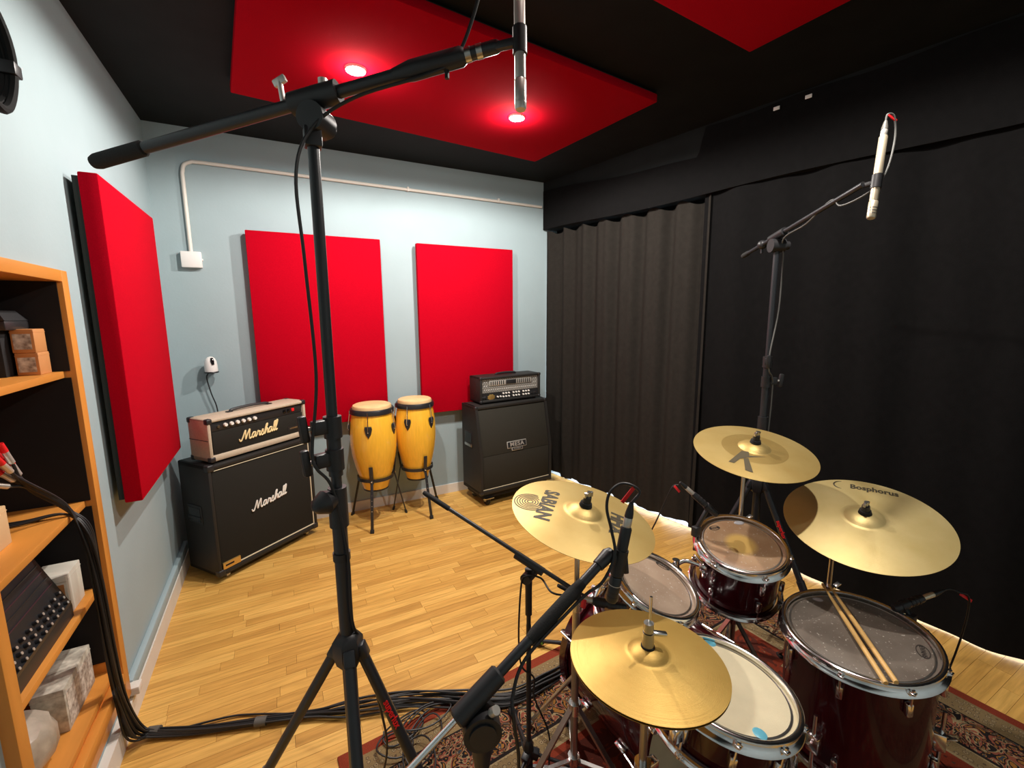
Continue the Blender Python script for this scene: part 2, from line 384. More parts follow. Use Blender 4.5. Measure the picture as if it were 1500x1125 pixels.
# right wall: deep header above the terrace door, then a solid end
wr = MB()
wr.box((-.3, 0, 2.52), (5.4, .30, ZC), RM)
wr.box((3.75, .16, -.02), (5.4, .30, 2.52), RM)
wr.box((-.3, .16, 2.30), (3.75, .30, 2.52), RM)  # lower strip added behind the curtain top to keep daylight out
struct('wall_right', wr, CEIL)
g = MB().box((-3, .10, -.14), (9, 6, -.004), RM)
o = struct('ground', g, TERRACE)
bl = MB().box((0, YF, 0), (.030, NY0, .100)).box((0, NY0, 0), (.030, 0, .100))
struct('baseboard_left', bl, WHITE_PAINT)
struct('baseboard_back', MB().box((.016, -.016, 0), (3.05, 0, .085)), WHITE_PAINT)

# painted cable duct above the left baseboard
t = Thing('cable_duct', 'pale blue painted cable duct running above the skirting of the left wall', 'duct', (.0, -.9, .1))
t.p('duct', MB().box((0, -1.66, .101), (.026, -.30, .158), bev=.004), PAINT)
t.p('end_cap', MB().box((0, -1.705, .115), (.055, -1.655, .15), bev=.004), WHITE_PAINT, label='white end cap')

# ------------------------------------------------------------------ rug
def rug_mat(W, D):
    m = bpy.data.materials.new('oriental rug pile'); m.use_nodes = True; nt = m.node_tree; N = nt.nodes; L = nt.links; b = N['Principled BSDF']
    def math_(op, a, c=None):
        n = N.new('ShaderNodeMath'); n.operation = op
        for i, q in enumerate((a, c)):
            if q is None: continue
            if isinstance(q, (int, float)): n.inputs[i].default_value = q
            else: L.new(q, n.inputs[i])
        return n.outputs[0]
    tc = N.new('ShaderNodeTexCoord'); sp = N.new('ShaderNodeSeparateXYZ'); L.new(tc.outputs['Object'], sp.inputs[0])
    ax = math_('SUBTRACT', W/2, math_('ABSOLUTE', sp.outputs[0])); ay = math_('SUBTRACT', D/2, math_('ABSOLUTE', sp.outputs[1]))
    d = math_('MINIMUM', ax, ay)
    def ramp(src, stops, interp='CONSTANT'):
        r = N.new('ShaderNodeValToRGB'); r.color_ramp.interpolation = interp; e = r.color_ramp.elements
        e[0].position = stops[0][0]; e[0].color = (*stops[0][1], 1); e[1].position = stops[1][0]; e[1].color = (*stops[1][1], 1)
        for p, c in stops[2:]: k = e.new(p); k.color = (*c, 1)
        L.new(src, r.inputs['Fac']); return r.outputs['Color']
    red = (.26, .045, .022); tan = (.26, .18, .085); dk = (.022, .017, .016); gold = (.34, .15, .035); cream = (.36, .27, .14); rose = (.28, .085, .05)
    ds = math_('DIVIDE', d, 1.0)
    base = ramp(ds, [(0, red), (.045, tan), (.145, dk), (.34, cream), (.42, red)])
    # motifs
    def vor(scale, feat='F1', rnd=.8):
        v = N.new('ShaderNodeTexVoronoi'); v.inputs['Scale'].default_value = scale; v.inputs['Randomness'].default_value = rnd; v.feature = feat; L.new(tc.outputs['Object'], v.inputs['Vector']); return v
    nz = N.new('ShaderNodeTexNoise'); nz.inputs['Scale'].default_value = 26; nz.inputs['Detail'].default_value = 3; nz.inputs['Distortion'].default_value = 2.0; L.new(tc.outputs['Object'], nz.inputs['Vector'])
    v1 = vor(21); v2 = vor(42, rnd=.5); v3 = vor(13)
    nf = N.new('ShaderNodeTexNoise'); nf.inputs['Scale'].default_value = 13; nf.inputs['Detail'].default_value = 1.5; nf.inputs['Distortion'].default_value = 2.6; L.new(tc.outputs['Object'], nf.inputs['Vector'])
    flower = ramp(nf.outputs['Fac'], [(0, gold), (.33, dk), (.42, cream), (.46, rose), (.52, dk), (.60, gold), (.64, (.05, .06, .07)), (.70, cream)])
    scroll = ramp(math_('ADD', v2.outputs['Distance'], math_('MULTIPLY', nz.outputs['Fac'], .3)), [(0, (.16, .10, .06)), (.28, cream), (.44, (.12, .08, .05)), (.52, tan)])
    leaf = ramp(math_('ADD', v3.outputs['Distance'], math_('MULTIPLY', nf.outputs['Fac'], 1.1)), [(0, gold), (.56, cream), (.68, (.10, .06, .04)), (.72, red), (1.0, (.12, .03, .02))])
    def mask(lo, hi): return math_('MULTIPLY', math_('GREATER_THAN', d, lo), math_('LESS_THAN', d, hi))
    def mix(f, a, c):
        x = N.new('ShaderNodeMixRGB'); L.new(f, x.inputs[0]); L.new(a, x.inputs[1]); L.new(c, x.inputs[2]); return x.outputs[0]
    col = mix(mask(.06, .13), base, scroll); col = mix(mask(.155, .33), col, flower); col = mix(mask(.35, .41), col, scroll); col = mix(mask(.45, 5), col, leaf)
    n2 = N.new('ShaderNodeTexNoise'); n2.inputs['Scale'].default_value = 350; L.new(tc.outputs['Object'], n2.inputs['Vector'])
    r2 = ramp(n2.outputs['Fac'], [(.2, (.6, .6, .6)), (.8, (1.15, 1.15, 1.15))], 'LINEAR')
    x = N.new('ShaderNodeMixRGB'); x.blend_type = 'MULTIPLY'; x.inputs[0].default_value = 1; L.new(col, x.inputs[1]); L.new(r2, x.inputs[2])
    L.new(x.outputs[0], b.inputs['Base Color']); b.inputs['Roughness'].default_value = .95; b.inputs['Specular IOR Level'].default_value = .1
    bp = N.new('ShaderNodeBump'); bp.inputs['Strength'].default_value = .6; bp.inputs['Distance'].default_value = .003; L.new(n2.outputs['Fac'], bp.inputs['Height']); L.new(bp.outputs['Normal'], b.inputs['Normal'])
    return m
RUGW, RUGD, RA = 2.42, 2.0, math.radians(4.2)
ex = V((math.cos(RA), math.sin(RA), 0)); ey = V((-math.sin(RA), math.cos(RA), 0))
rc = V((3.175, -2.107, 0)) - ex*RUGW/2 - ey*RUGD/2
mb = MB().box((-RUGW/2, -RUGD/2, 0), (RUGW/2, RUGD/2, .009), bev=.003)
rug = link('rug', mb, rug_mat(RUGW, RUGD)); rug.location = rc; rug.rotation_euler = (0, 0, RA)
rug['label'] = 'red oriental rug with floral borders spread under the drum kit'; rug['category'] = 'rug'
ZR = .009

# ------------------------------------------------------------------ ceiling panels and lamps
def ceil_panel(label, far_right, ang, w_, d_, grp='red ceiling panels'):
    e = V((math.cos(ang), math.sin(ang), 0)); n = V((-math.sin(ang), math.cos(ang), 0))
    c = V(far_right) - e*w_/2 - n*d_/2
    t = Thing('ceiling_panel', label, 'acoustic panel', (c.x, c.y, 2.905), ang, grp)
    t.l('fabric_body', MB().box((-w_/2, -d_/2, 0), (w_/2, d_/2, .045), bev=.006), RED)
    t.l('backing_board', MB().box((-w_/2+.02, -d_/2+.02, .045), (w_/2-.02, d_/2-.02, .06)), BACKING)
ceil_panel('red fabric ceiling panel holding two lit lamps, towards the back wall', (2.628, -.629, 0), math.radians(5.6), 2.08, 1.2)
ceil_panel('red fabric ceiling panel above the drum kit', (2.763, -2.386, 0), math.radians(4.2), 2.08, 1.2)
for i, (lx, ly) in enumerate(LAMPS):
    t = Thing('ceiling_lamp', ['lit ceiling lamp in the red panel, nearer the left wall of the room', 'lit ceiling lamp in the red panel, nearer the pleated curtain', 'lit spotlight lamp in the panel above the floor tom', 'lit spotlight lamp in the panel above the hi-hat'][i], 'lamp', (lx, ly, 2.905), 0, 'ceiling lamps')
    M = Matrix.Translation((lx, ly, 2.905))
    t.p('trim_ring', MB().lathe([(.036, -.001), (.040, -.010), (.048, -.010), (.052, 0.0), (.048, .001)], 28, M), WHITEP)
    t.p('bulb', MB().lathe([(0, -.024), (.020, -.021), (.032, -.012), (.036, -.001)], 20, M), BULB)
    ld = bpy.data.lights.new('spot', 'SPOT'); ld.energy = LAMP_W[i]; ld.color = LAMP_COL; ld.shadow_soft_size = .03; ld.spot_size = math.radians(179); ld.spot_blend = .25
    lo = bpy.data.objects.new('spot', ld); COL.objects.link(lo); lo.location = (0, 0, -.035); lo.parent = t.o
    ld = bpy.data.lights.new('bulb_glow', 'POINT'); ld.energy = GLOW_W[i]; ld.color = LAMP_COL; ld.shadow_soft_size = .03
    lo = bpy.data.objects.new('bulb_glow', ld); COL.objects.link(lo); lo.location = (0, 0, -.065); lo.parent = t.o

# ------------------------------------------------------------------ wall panels
t = Thing('acoustic_panel', 'red fabric acoustic panel on the left wall above the cable duct', 'acoustic panel', (.0, -1.05, .88), 0, 'red wall panels')
t.p('fabric_body', MB().box((.040, -1.495, .885), (.103, -.585, 2.25), bev=.006), RED)
t.p('backing_board', MB().box((.020, -1.485, .90), (.040, -.63, 2.235)), BACKING)
for lab, x0, x1, z0, z1 in (('red fabric acoustic panel on the back wall behind the tall microphone stand', .535, 1.485, .82, 2.305), ('red fabric acoustic panel on the back wall behind the black amplifier head', 1.787, 2.71, .815, 2.297)):
    t = Thing('acoustic_panel', lab, 'acoustic panel', ((x0+x1)/2, 0, z0), 0, 'red wall panels')
    t.p('fabric_body', MB().box((x0, -.085, z0), (x1, -.035, z1), bev=.006), RED)
    t.p('backing_board', MB().box((x0+.03, -.035, z0+.03), (x1-.03, -.021, z1-.03)), BACKING)

# ------------------------------------------------------------------ conduit, box and camera on the back wall
t = Thing('conduit', 'white surface conduit bending along the back wall to the junction box', 'conduit', (1.6, 0, 2.7))
cp = [(.195, -.014, 2.14)] + [(.195, -.014, 2.60)] + catmull([(.195, -.014, 2.66), (.21, -.014, 2.715), (.255, -.014, 2.742)], 5) + [(.32, -.014, 2.744), (1.6, -.014, 2.738), (3.07, -.014, 2.732)]
t.p('pipe', MB().tube(cp, .0125, 10), WHITE_PAINT)
for x in (.9, 1.75, 2.6): t.p('clip', MB().box((x-.008, -.030, 2.722), (x+.008, 0, 2.757), bev=.002), WHITE_PAINT)
t = Thing('junction_box', 'small white junction box under the conduit on the back wall', 'junction box', (.195, 0, 2.08))
t.p('case', MB().box((.135, -.045, 2.03), (.255, 0, 2.14), bev=.006), WHITEP)
t.p('knockout', MB().cyl((.255, -.022, 2.085), (.262, -.022, 2.085), .008, 12), WHITEP)
t = Thing('security_camera', 'white dome security camera on the back wall above the cream amplifier head', 'camera', (.245, -.06, 1.29))
M = frame_m((.245, -.075, 1.295), (0, 0, 1))
t.p('base_plate', MB().lathe([(0, -.006), (.044, -.006), (.046, 0), (.044, .004), (0, .004)], 24, M), BLACKP)
body = t.p('body', MB().lathe([(.040, .004), (.0415, .02), (.040, .05), (.037, .075), (.030, .095), (.016, .108), (0, .112)], 24, M), WHITEP)
lm_ = MB(); lm_.tube([(.262, -.111, 1.350), (.259, -.108, 1.375), (.256, -.098, 1.396)], [.009, .0125, .009], 12)
t.p('lens_window', lm_, LENS)
t.p('wall_bracket', MB().box((.225, -.045, 1.285), (.262, 0, 1.298), bev=.002), BLACKP)
one('camera_cable', 'thin black cable hanging from the white security camera', 'cable', MB().tube(catmull([(.232, -.05, 1.289), (.215, -.045, 1.275), (.208, -.04, 1.24), (.225, -.035, 1.13), (.25, -.035, 1.02), (.25, -.04, .85)], 6), .0045, 8), CABLE)
M = None

# ------------------------------------------------------------------ built-in bookcase
BX0, BX1 = -.40, .028; IY0, IY1 = -2.42, -1.752; IZ0, IZ1 = .29, 1.81
t = Thing('built_in_bookcase', 'orange wood bookcase with black lining built into the left wall', 'bookcase', (-.19, -2.08, .13))
t.p('side_panel', MB().box((BX0, IY1, .13), (BX1, NY1, NZ1), bev=.002), ORANGE)
t.p('side_panel', MB().box((BX0, NY0, .13), (BX1, IY0, NZ1), bev=.002), ORANGE)
t.p('top_panel', MB().box((BX0, IY0, IZ1), (BX1, IY1, NZ1), bev=.002), ORANGE_H)
t.p('bottom_board', MB().box((BX0, IY0, IZ0-.025), (.0, IY1, IZ0), bev=.002), ORANGE_H)
t.p('plinth', MB().box((-.02, IY0, .13), (.008, IY1, IZ0-.045), bev=.002), ORANGE_H)
t.p('front_rail', MB().box((.0, IY0, .215), (BX1, IY1, .262), bev=.002), ORANGE_H)
for z in (.655, 1.005, 1.495): t.p('shelf', MB().box((BX0+.012, IY0, z-.024), (-.004, IY1-.004, z), bev=.002), ORANGE_H)
t.p('back_panel', MB().box((BX0, IY0, IZ0), (BX0+.012, IY1, IZ1)), LINER)
for z0, z1 in ((.335, .631), (.655, .981), (1.005, 1.471), (1.495, 1.81)):
    t.p('side_lining', MB().box((BX0+.012, IY1-.004, z0), (.012, IY1, z1)), LINER)

def carton(name, label, cat, lo, hi, m, facemat=None, rz=0.0, grp=None, face='y'):
    c = V(((lo[0]+hi[0])/2, (lo[1]+hi[1])/2, lo[2]))
    t = Thing(name, label, cat, c, rz, grp)
    a = V(lo)-c; b = V(hi)-c
    t.l('body', MB().box(a, b, bev=.003), m)
    t.l('lid_seam', MB().box((a.x-.0006, a.y-.0006, b.z*.86), (b.x+.0006, b.y+.0006, b.z*.875)), m)
    if facemat:
        if face == 'y': t.l('label', MB().box((a.x+.006, a.y-.001, b.z*.15), (b.x-.008, a.y+.001, b.z*.80)), facemat)
        else: t.l('label', MB().box((b.x-.001, a.y+.012, b.z*.1), (b.x+.001, b.y-.012, b.z*.84)), facemat)
    return t
carton('printed_carton', 'small orange printed carton on the top shelf, lower of two stacked', 'box', (-.085, -1.86, 1.495), (-.028, -1.775, 1.570), PRINTBOX, LABELP, 0, 'small printed cartons')
carton('printed_carton', 'small orange printed carton on the top shelf, upper of two stacked', 'box', (-.087, -1.862, 1.570), (-.030, -1.777, 1.648), PRINTBOX, LABELP, 0, 'small printed cartons')
carton('storage_box', 'plain black box on the top shelf under the black case', 'box', (-.33, -1.90, 1.495), (-.095, -1.765, 1.645), LINER)
t = Thing('hard_case', 'black plastic case with angled lid lying on a plain black box on the top shelf', 'case', (-.2, -1.84, 1.645))
t.p('case_base', MB().box((-.33, -1.925, 1.645), (-.068, -1.77, 1.676), bev=.006), BLACKP)
t.p('case_lid', MB().add([(-.33, -1.925, 1.676), (-.068, -1.925, 1.676), (-.068, -1.77, 1.676), (-.33, -1.77, 1.676), (-.315, -1.905, 1.708), (-.09, -1.905, 1.708), (-.09, -1.79, 1.708), (-.315, -1.79, 1.708)], [(4, 5, 6, 7), (0, 1, 5, 4), (1, 2, 6, 5), (2, 3, 7, 6), (3, 0, 4, 7), (0, 3, 2, 1)], False), BLACKP)
carton('white_carton', 'white printed carton on the top shelf in front of a black box', 'box', (-.245, -1.985, 1.495), (-.150, -1.915, 1.60), WHITECARD, LABELP)
carton('beige_carton', 'beige cardboard box on the middle shelf beside the cables', 'box', (-.16, -2.16, 1.005), (-.085, -2.06, 1.125), KRAFT)
# mixing desk on the lower shelf
t = Thing('mixing_desk', 'black mixing desk with rows of knobs on the lower shelf', 'mixer', (-.2, -2.16, .655))
t.p('chassis', MB().add([(-.33, -2.40, .655), (-.022, -2.40, .655), (-.022, -2.40, .70), (-.10, -2.40, .90), (-.33, -2.40, .93), (-.33, -1.935, .655), (-.022, -1.935, .655), (-.022, -1.935, .70), (-.10, -1.935, .90), (-.33, -1.935, .93)],
    [(0, 1, 2, 3, 4), (9, 8, 7, 6, 5), (0, 5, 6, 1), (1, 6, 7, 2), (2, 7, 8, 3), (3, 8, 9, 4), (4, 9, 5, 0)], False), BLACKP)
knob = MB(); Mk = frame_m((0, 0, 0), (.93, 0, .36))
rail = MB().bar((-.026, -2.39, .712), (-.026, -1.945, .712), .012, .012); t.p('front_rail', rail, BLACKM)
for r_ in range(3):
    for c_ in range(11):
        u = .10 + r_*.10; yy = -2.375 + c_*.041
        c = V((-.022-.078*u, yy, .70+.2*u)); n = V((.93, 0, .36))
        kb = t.p('knob', MB().cyl(c, c+n*.010, .0075, 10, .006), BLACKM)
        t.p('knob_cap', MB().cyl(c+n*.010, c+n*.0112, .0048, 8), SILVER, kb)
for r_ in range(4):
    u = .48+.12*r_; t.p('strip', MB().bar((-.022-.078*u+.002, -2.38, .70+.2*u), (-.022-.078*u+.002, -1.95, .70+.2*u), .002, .004), BLACKM if r_ % 2 else PINKLED)
carton('black_white_carton', 'white and black carton standing beside the mixing desk', 'box', (-.13, -1.925, .655), (-.03, -1.80, .80), WHITECARD, PRINTBOX)
carton('wrapped_box', 'long box wrapped in printed paper on the bottom shelf', 'box', (-.13, -2.03, .29), (-.045, -1.79, .45), NEWS, LABELP, 0, None, 'x')
bag = MB()
prof = []
for i in range(9):
    a = PI*i/8; prof.append((.10*math.sin(a)**.6 if 0 < i < 8 else 0, .085-.085*math.cos(a)))
bag.lathe(prof, 18, Matrix.Translation((-.130, -2.17, .292)) @ Matrix.Diagonal((1.0, 1.30, 1.0, 1)))
rr = random.Random(5)
bag.v = [(x+rr.uniform(-.008, .008), y_+rr.uniform(-.01, .01), max(.291, z+rr.uniform(-.008, .008))) for x, y_, z in bag.v]
one('plastic_bag', 'crumpled cloudy plastic bag on the bottom shelf', 'bag', bag, PLASTBAG, (-.125, -2.19, .292))

# black cable coil hanging high on the left wall
t = Thing('cable_coil', 'black cable coil hanging high on the left wall', 'cable', (.03, -2.03, 2.25))
for i in range(5):
    k = MB(); P = []
    for j in range(41):
        a = 2*PI*j/40; P.append((.024+.013*i+.003*math.sin(3*a+i), -2.150+(.120+.003*(i % 2))*math.sin(a), 2.40+(.145+.004*(i % 3))*math.cos(a)-.004*i))
    t.p('loop', k.tube(P, .012, 8), COILC)
t.p('strap', MB().box((.012, -2.052, 2.36), (.09, -2.007, 2.395), bev=.004), BLACKP)
t.p('hook', MB().tube([(0, -2.15, 2.535), (.10, -2.15, 2.535), (.115, -2.15, 2.555)], .006, 8), CHROMED)

# ------------------------------------------------------------------ valance and curtains
# valance: top edge sags near the back corner, reaches the ceiling further on
def cloth_sheet(s0, s1, ztop, zbot, disp, ns, nz, thick=.006):
    vs = []; fs = []
    for side in (0, 1):
        for i in range(ns+1):
            s = s0+(s1-s0)*i/ns; zt = ztop(s); zb = zbot(s)
            for j in range(nz+1):
                f = j/nz; z = zb+(zt-zb)*f
                vs.append(rp(s, disp(s, f)+(thick if side else 0), z))
    K = (ns+1)*(nz+1)
    for side in (0, 1):
        for i in range(ns):
            for j in range(nz):
                a = side*K+i*(nz+1)+j; b = a+nz+1
                fs.append((a, b, b+1, a+1) if not side else (a, a+1, b+1, b))
    for i in range(ns):
        for j in (0, nz):
            a = i*(nz+1)+j; b = a+nz+1; fs.append((a, a+K, b+K, b) if j == 0 else (a, b, b+K, a+K))
    for i in (0, ns):
        for j in range(nz):
            a = i*(nz+1)+j; fs.append((a, a+1, a+1+K, a+K) if i == 0 else (a, a+K, a+1+K, a+1))
    return MB().add(vs, fs, True)
def val_top(s):
    if s < 1.62: return 2.88-.075*s + .008*math.sin(5*s)
    if s < 1.66: return 2.77+(s-1.62)/.04*.17
    return 2.945 + .008*math.sin(9*s)
def val_bot(s): return 2.51 + .010*math.sin(3.1*s+1)
one('valance', 'black cloth valance hung above the curtains on the right side', 'valance', cloth_sheet(.01, 5.2, val_top, val_bot, lambda s, f: .006+.006*math.sin(2.3*s)*(1-f), 260, 4), CURT, rp(2, 0, 2.5))
for lab, s_, z_ in (('white tab standing for light through a hole at the valance top, larger one', 2.27, 2.905), ('white tab standing for light through a hole at the valance top, smaller one', 2.10, 2.90)):
    one('light_fleck', lab, 'fleck', MB().box((s_, -.022, z_), (s_+.035, -.016, z_+.020), RM, bev=.002), WHITEP, rp(s_, .02, z_))  # small white boxes standing in for light through holes in the valance
def pleat(s):
    a = .026*math.sin(2*PI*s/.235+.8*math.sin(3*s)) + .012*math.sin(2*PI*s/.13+1)
    return a
S1 = 1.66
def cbot1(s):
    b = .030 + .012*math.sin(4.3*s+.6)+.006*math.sin(17*s)
    if .30 < s < .36: b -= .014
    return max(.012, b)
def ctop1(s): return 2.49+.018*math.sin(2*PI*s/.235+.8*math.sin(3*s)+.5)
one('curtain', 'charcoal pleated curtain hanging next to the back wall', 'curtain', cloth_sheet(.012, S1+.05, ctop1, cbot1, lambda s, f: -.065+pleat(s)*(.75+.25*f)+.01*math.sin(5*s+3*f)*(1-f), 220, 26), CURT2, rp(.8, -.06, 0), 'black curtains')
def cbot2(s): return max(.006, .012+.008*math.sin(3.1*s+2)+.004*math.sin(13*s))
one('curtain', 'black nearly flat curtain hanging behind the drum kit', 'curtain', cloth_sheet(S1, 5.1, lambda s: 2.535, cbot2, lambda s, f: -.035-.02*(1-f)+.016*math.sin(2*PI*s/.62+.7*f)+.008*math.sin(2*PI*s/.27+1.3*f), 300, 22), CURT, rp(3, -.05, 0), 'black curtains')
# ------------------------------------------------------------------ amplifiers (local: x along the front, y to the back, z up)
def corner_cap(w_, x, y_, z, s, sx, sy, sz):
    """rounded protector: box at a corner, growing inwards"""
    return w_.box((min(x-.003*sx, x+s*sx), min(y_-.003*sy, y_+s*sy), min(z-.003*sz, z+s*sz)), (max(x-.003*sx, x+s*sx), max(y_-.003*sy, y_+s*sy), max(z-.003*sz, z+s*sz)), bev=.010, seg=3)
def caster(t, x, y_, zb, r=.025):
    t.l('caster', MB().box((x-.018, y_-.02, zb-.008), (x+.018, y_+.02, zb), bev=.002).cyl((x-.011, y_+.005, r+ZERO), (x+.011, y_+.005, r+ZERO), r, 16).box((x-.016, y_-.006, r), (x-.0125, y_+.014, zb-.004)).box((x+.0125, y_-.006, r), (x+.016, y_+.014, zb-.004)), CHROMED)
ZERO = 0.0
# straight 4x12 cabinet
W_, D_, H_, ZB = .765, .330, .735, .045
t = Thing('speaker_cabinet', 'black straight guitar speaker cabinet under the cream amplifier head', 'speaker cabinet', (.250, -.738, 0), math.radians(36.8), 'guitar speaker cabinets')
bx = MB(); e = .022
bx.box((0, .012, ZB), (e+.002, D_, ZB+H_), bev=.010).box((W_-e-.002, .012, ZB), (W_, D_, ZB+H_), bev=.010).box((0, .012, ZB+H_-e-.012), (W_, D_, ZB+H_), bev=.010).box((0, .012, ZB), (W_, D_, ZB+e+.012), bev=.010).box((.01, .04, ZB+.01), (W_-.01, D_-.004, ZB+H_-.01))
t.l('cabinet_shell', bx, TOLEX)
t.l('grille_cloth', MB().box((e+.004, .022, ZB+e+.014), (W_-e-.004, .045, ZB+H_-e-.014), bev=.003), GRILLE)
pi = MB(); y0 = .019; x0, x1, z0, z1 = e+.010, W_-e-.010, ZB+e+.020, ZB+H_-e-.018
pi.bar((x0, y0, z0), (x1, y0, z0), .006, .006).bar((x1, y0, z0), (x1, y0, z1), .006, .006).bar((x0, y0, z1), (x1, y0, z1), .004, .004)
t.l('piping', pi, IVORY)
t.l('logo', script_mb(.27, Matrix.Translation((.385, .017, ZB+.385)) @ Matrix.Rotation(-math.radians(7), 4, 'Y')), WHITELOGO, label='white script logo reading Marshall')
t.l('badge', MB().box((.03, .012, ZB+.036), (.145, .024, ZB+.082), bev=.003), GOLDP, label='gold plaque')
t.l('badge_print', MB().box((.045, .0112, ZB+.055), (.10, .0125, ZB+.066)), LINER)
for sx in (0, 1):
    for sz in (0, 1):
        t.l('corner_protector', corner_cap(MB(), W_*sx, .012, ZB+H_*sz, .042, 1-2*sx, 1, 1-2*sz), BLACKP)
h = t.l('side_handle', MB().box((-.004, .12, ZB+.335), (.004, .27, ZB+.46), bev=.006), BLACKP)
t.l('handle_recess', MB().box((-.006, .135, ZB+.35), (-.0035, .255, ZB+.44)), LENS, h)
t.l('handle_grip', MB().box((-.010, .13, ZB+.365), (-.004, .26, ZB+.385), bev=.003), BLACKM, h)
for x in (.075, W_-.075):
    for y_ in (.06, D_-.06): caster(t, x, y_, ZB, .020)
# cream head
HW, HD, HH, HZ = .725, .200, .272, ZB+H_+.012
t = Thing('amplifier_head', 'cream guitar amplifier head with gold script logo on the straight black cabinet', 'amplifier', (.262, -.700, ZB+H_), math.radians(38), 'guitar amplifier heads')
z = .012
bx = MB(); b_ = .012
bx.box((0, 0, z), (.024, HD, z+HH), bev=b_).box((HW-.024, 0, z), (HW, HD, z+HH), bev=b_).box((0, 0, z+HH-.024), (HW, HD, z+HH), bev=b_).box((0, 0, z), (HW, HD, z+.040), bev=b_).box((.01, .03, z+.01), (HW-.01, HD-.004, z+HH-.01))
t.l('case', bx, CREAM)
t.l('side_seam', MB().box((-.0008, .008, z+.135), (.001, HD-.006, z+.139)), BLACKP)
t.l('front_panel', MB().box((.030, .010, z+.042), (HW-.028, .034, z+.185), bev=.002), GRILLE)
cp_ = t.l('control_panel', MB().box((.030, .016, z+.187), (HW-.028, .034, z+HH-.026), bev=.002), BLACKP)
for i in range(6):
    x = .12+i*.040
    kb = t.l('knob', MB().cyl((x, .016, z+.217), (x, .002, z+.217), .0125, 14, .010), WHITELOGO)
    t.l('knob_skirt', MB().cyl((x, .016, z+.217), (x, .012, z+.217), .015, 14), CHROMED, kb)
for i in range(3): t.l('switch', MB().box((.54+i*.035, .010, z+.205), (.562+i*.035, .017, z+.228), bev=.002), REDTAPE if i == 2 else LENS)
t.l('jack', MB().cyl((.075, .016, z+.215), (.075, .008, z+.215), .009, 12), CHROMED)
t.l('logo', script_mb(.285, Matrix.Translation((.335, .006, z+.125)) @ Matrix.Rotation(-math.radians(3), 4, 'Y')), GOLDLOGO, label='gold edged script logo reading Marshall')
t.l('name_plate', MB().box((.565, .008, z+.068), (.665, .011, z+.095)), BLACKP)
t.l('name_plate_print', MB().box((.58, .0072, z+.077), (.65, .0082, z+.086)), CHROMED)
t.l('carry_handle', MB().tube(catmull([(.22, .11, z+HH+.002), (.24, .11, z+HH+.014), (.36, .11, z+HH+.019), (.48, .11, z+HH+.014), (.50, .11, z+HH+.002)], 5), .0095, 8), BLACKP)
for x in (.215, .505): t.l('handle_cap', MB().box((x-.018, .095, z+HH-.001), (x+.018, .125, z+HH+.007), bev=.003), BLACKP)
for sx in (0, 1):
    for sy in (0, 1):
        for sz in (0, 1): t.l('corner_protector', corner_cap(MB(), HW*sx, HD*sy, z+HH*sz, .034, 1-2*sx, 1-2*sy, 1-2*sz), BLACKP)
for x in (.05, HW-.05):
    for y_ in (.04, HD-.04): t.l('foot', MB().cyl((x, y_, 0), (x, y_, z+.002), .014, 12), RUBBER)
# slanted 4x12 cabinet
W_, D_, H_, ZB, DT = .775, .340, .785, .115, .085
t = Thing('speaker_cabinet', 'black slanted guitar speaker cabinet beside the curtain', 'speaker cabinet', (2.160, -.500, 0), math.radians(5.0), 'guitar speaker cabinets')
def slab(x0, x1, inset=0.0, back=0.0, zi=0.0):
    zz = ZB+H_*.44
    P = [(inset, ZB+zi), (inset, zz), (inset+DT, ZB+H_-zi), (D_-back, ZB+H_-zi), (D_-back, ZB+zi)]
    vs = [(x0, a, b) for a, b in P]+[(x1, a, b) for a, b in P]; n = 5
    return vs, [tuple(range(n)), tuple(range(2*n-1, n-1, -1))]+[(i, i+n, (i+1) % n+n, (i+1) % n) for i in range(n)]
sh = MB()
for x0, x1 in ((0, .024), (W_-.024, W_)): v_, f_ = slab(x0, x1); sh.add(v_, [tuple(reversed(q)) for q in f_], False)
v_, f_ = slab(.01, W_-.01, .03, .004, .006); sh.add(v_, [tuple(reversed(q)) for q in f_], False)
sh.box((0, DT-.004, ZB+H_-.030), (W_, D_, ZB+H_), bev=.008).box((0, 0, ZB), (W_, D_, ZB+.040), bev=.008)
t.l('cabinet_shell', sh, TOLEX)
zz = ZB+H_*.44
t.l('lower_grille', MB().box((.026, .012, ZB+.045), (W_-.026, .032, zz), bev=.003), GRILLE2)
a = math.atan2(DT, H_*.56); Ms = Matrix.Translation((0, .010, zz)) @ Matrix.Rotation(-a, 4, 'X')
Ls = math.hypot(DT, H_*.56)
t.l('upper_grille', MB().box((.026, 0, .002), (W_-.026, .022, Ls-.035), Ms, bev=.003), GRILLE2)
t.l('piping', MB().bar((.026, .008, ZB+.045), (W_-.026, .008, ZB+.045), .004, .004), IVORY)
pl = t.l('logo_plate', MB().box((.285, -.006, .035), (.495, .0, .098), Ms, bev=.004).box((.33, -.006, .010), (.45, 0, .04), Ms, bev=.003), SILVERP)
t.l('logo_plate_field', MB().box((.292, -.0075, .042), (.488, -.005, .091), Ms).box((.337, -.0075, .016), (.443, -.005, .036), Ms), BLACKP, pl)
Mt = Ms @ Matrix.Translation((.39, -.0082, .067)) @ Matrix.Rotation(PI/2, 4, 'X')
t.l('lettering', text_mb('MESA', .050, .0012, 0, Mt, bold=.0012, space=1.15, sx=1.15), SILVERP, pl, 'chrome letters MESA')
Mt2 = Ms @ Matrix.Translation((.39, -.0082, .026)) @ Matrix.Rotation(PI/2, 4, 'X')
t.l('lettering', text_mb('ENGINEERING', .0125, .0012, 0, Mt2), SILVERP, pl)
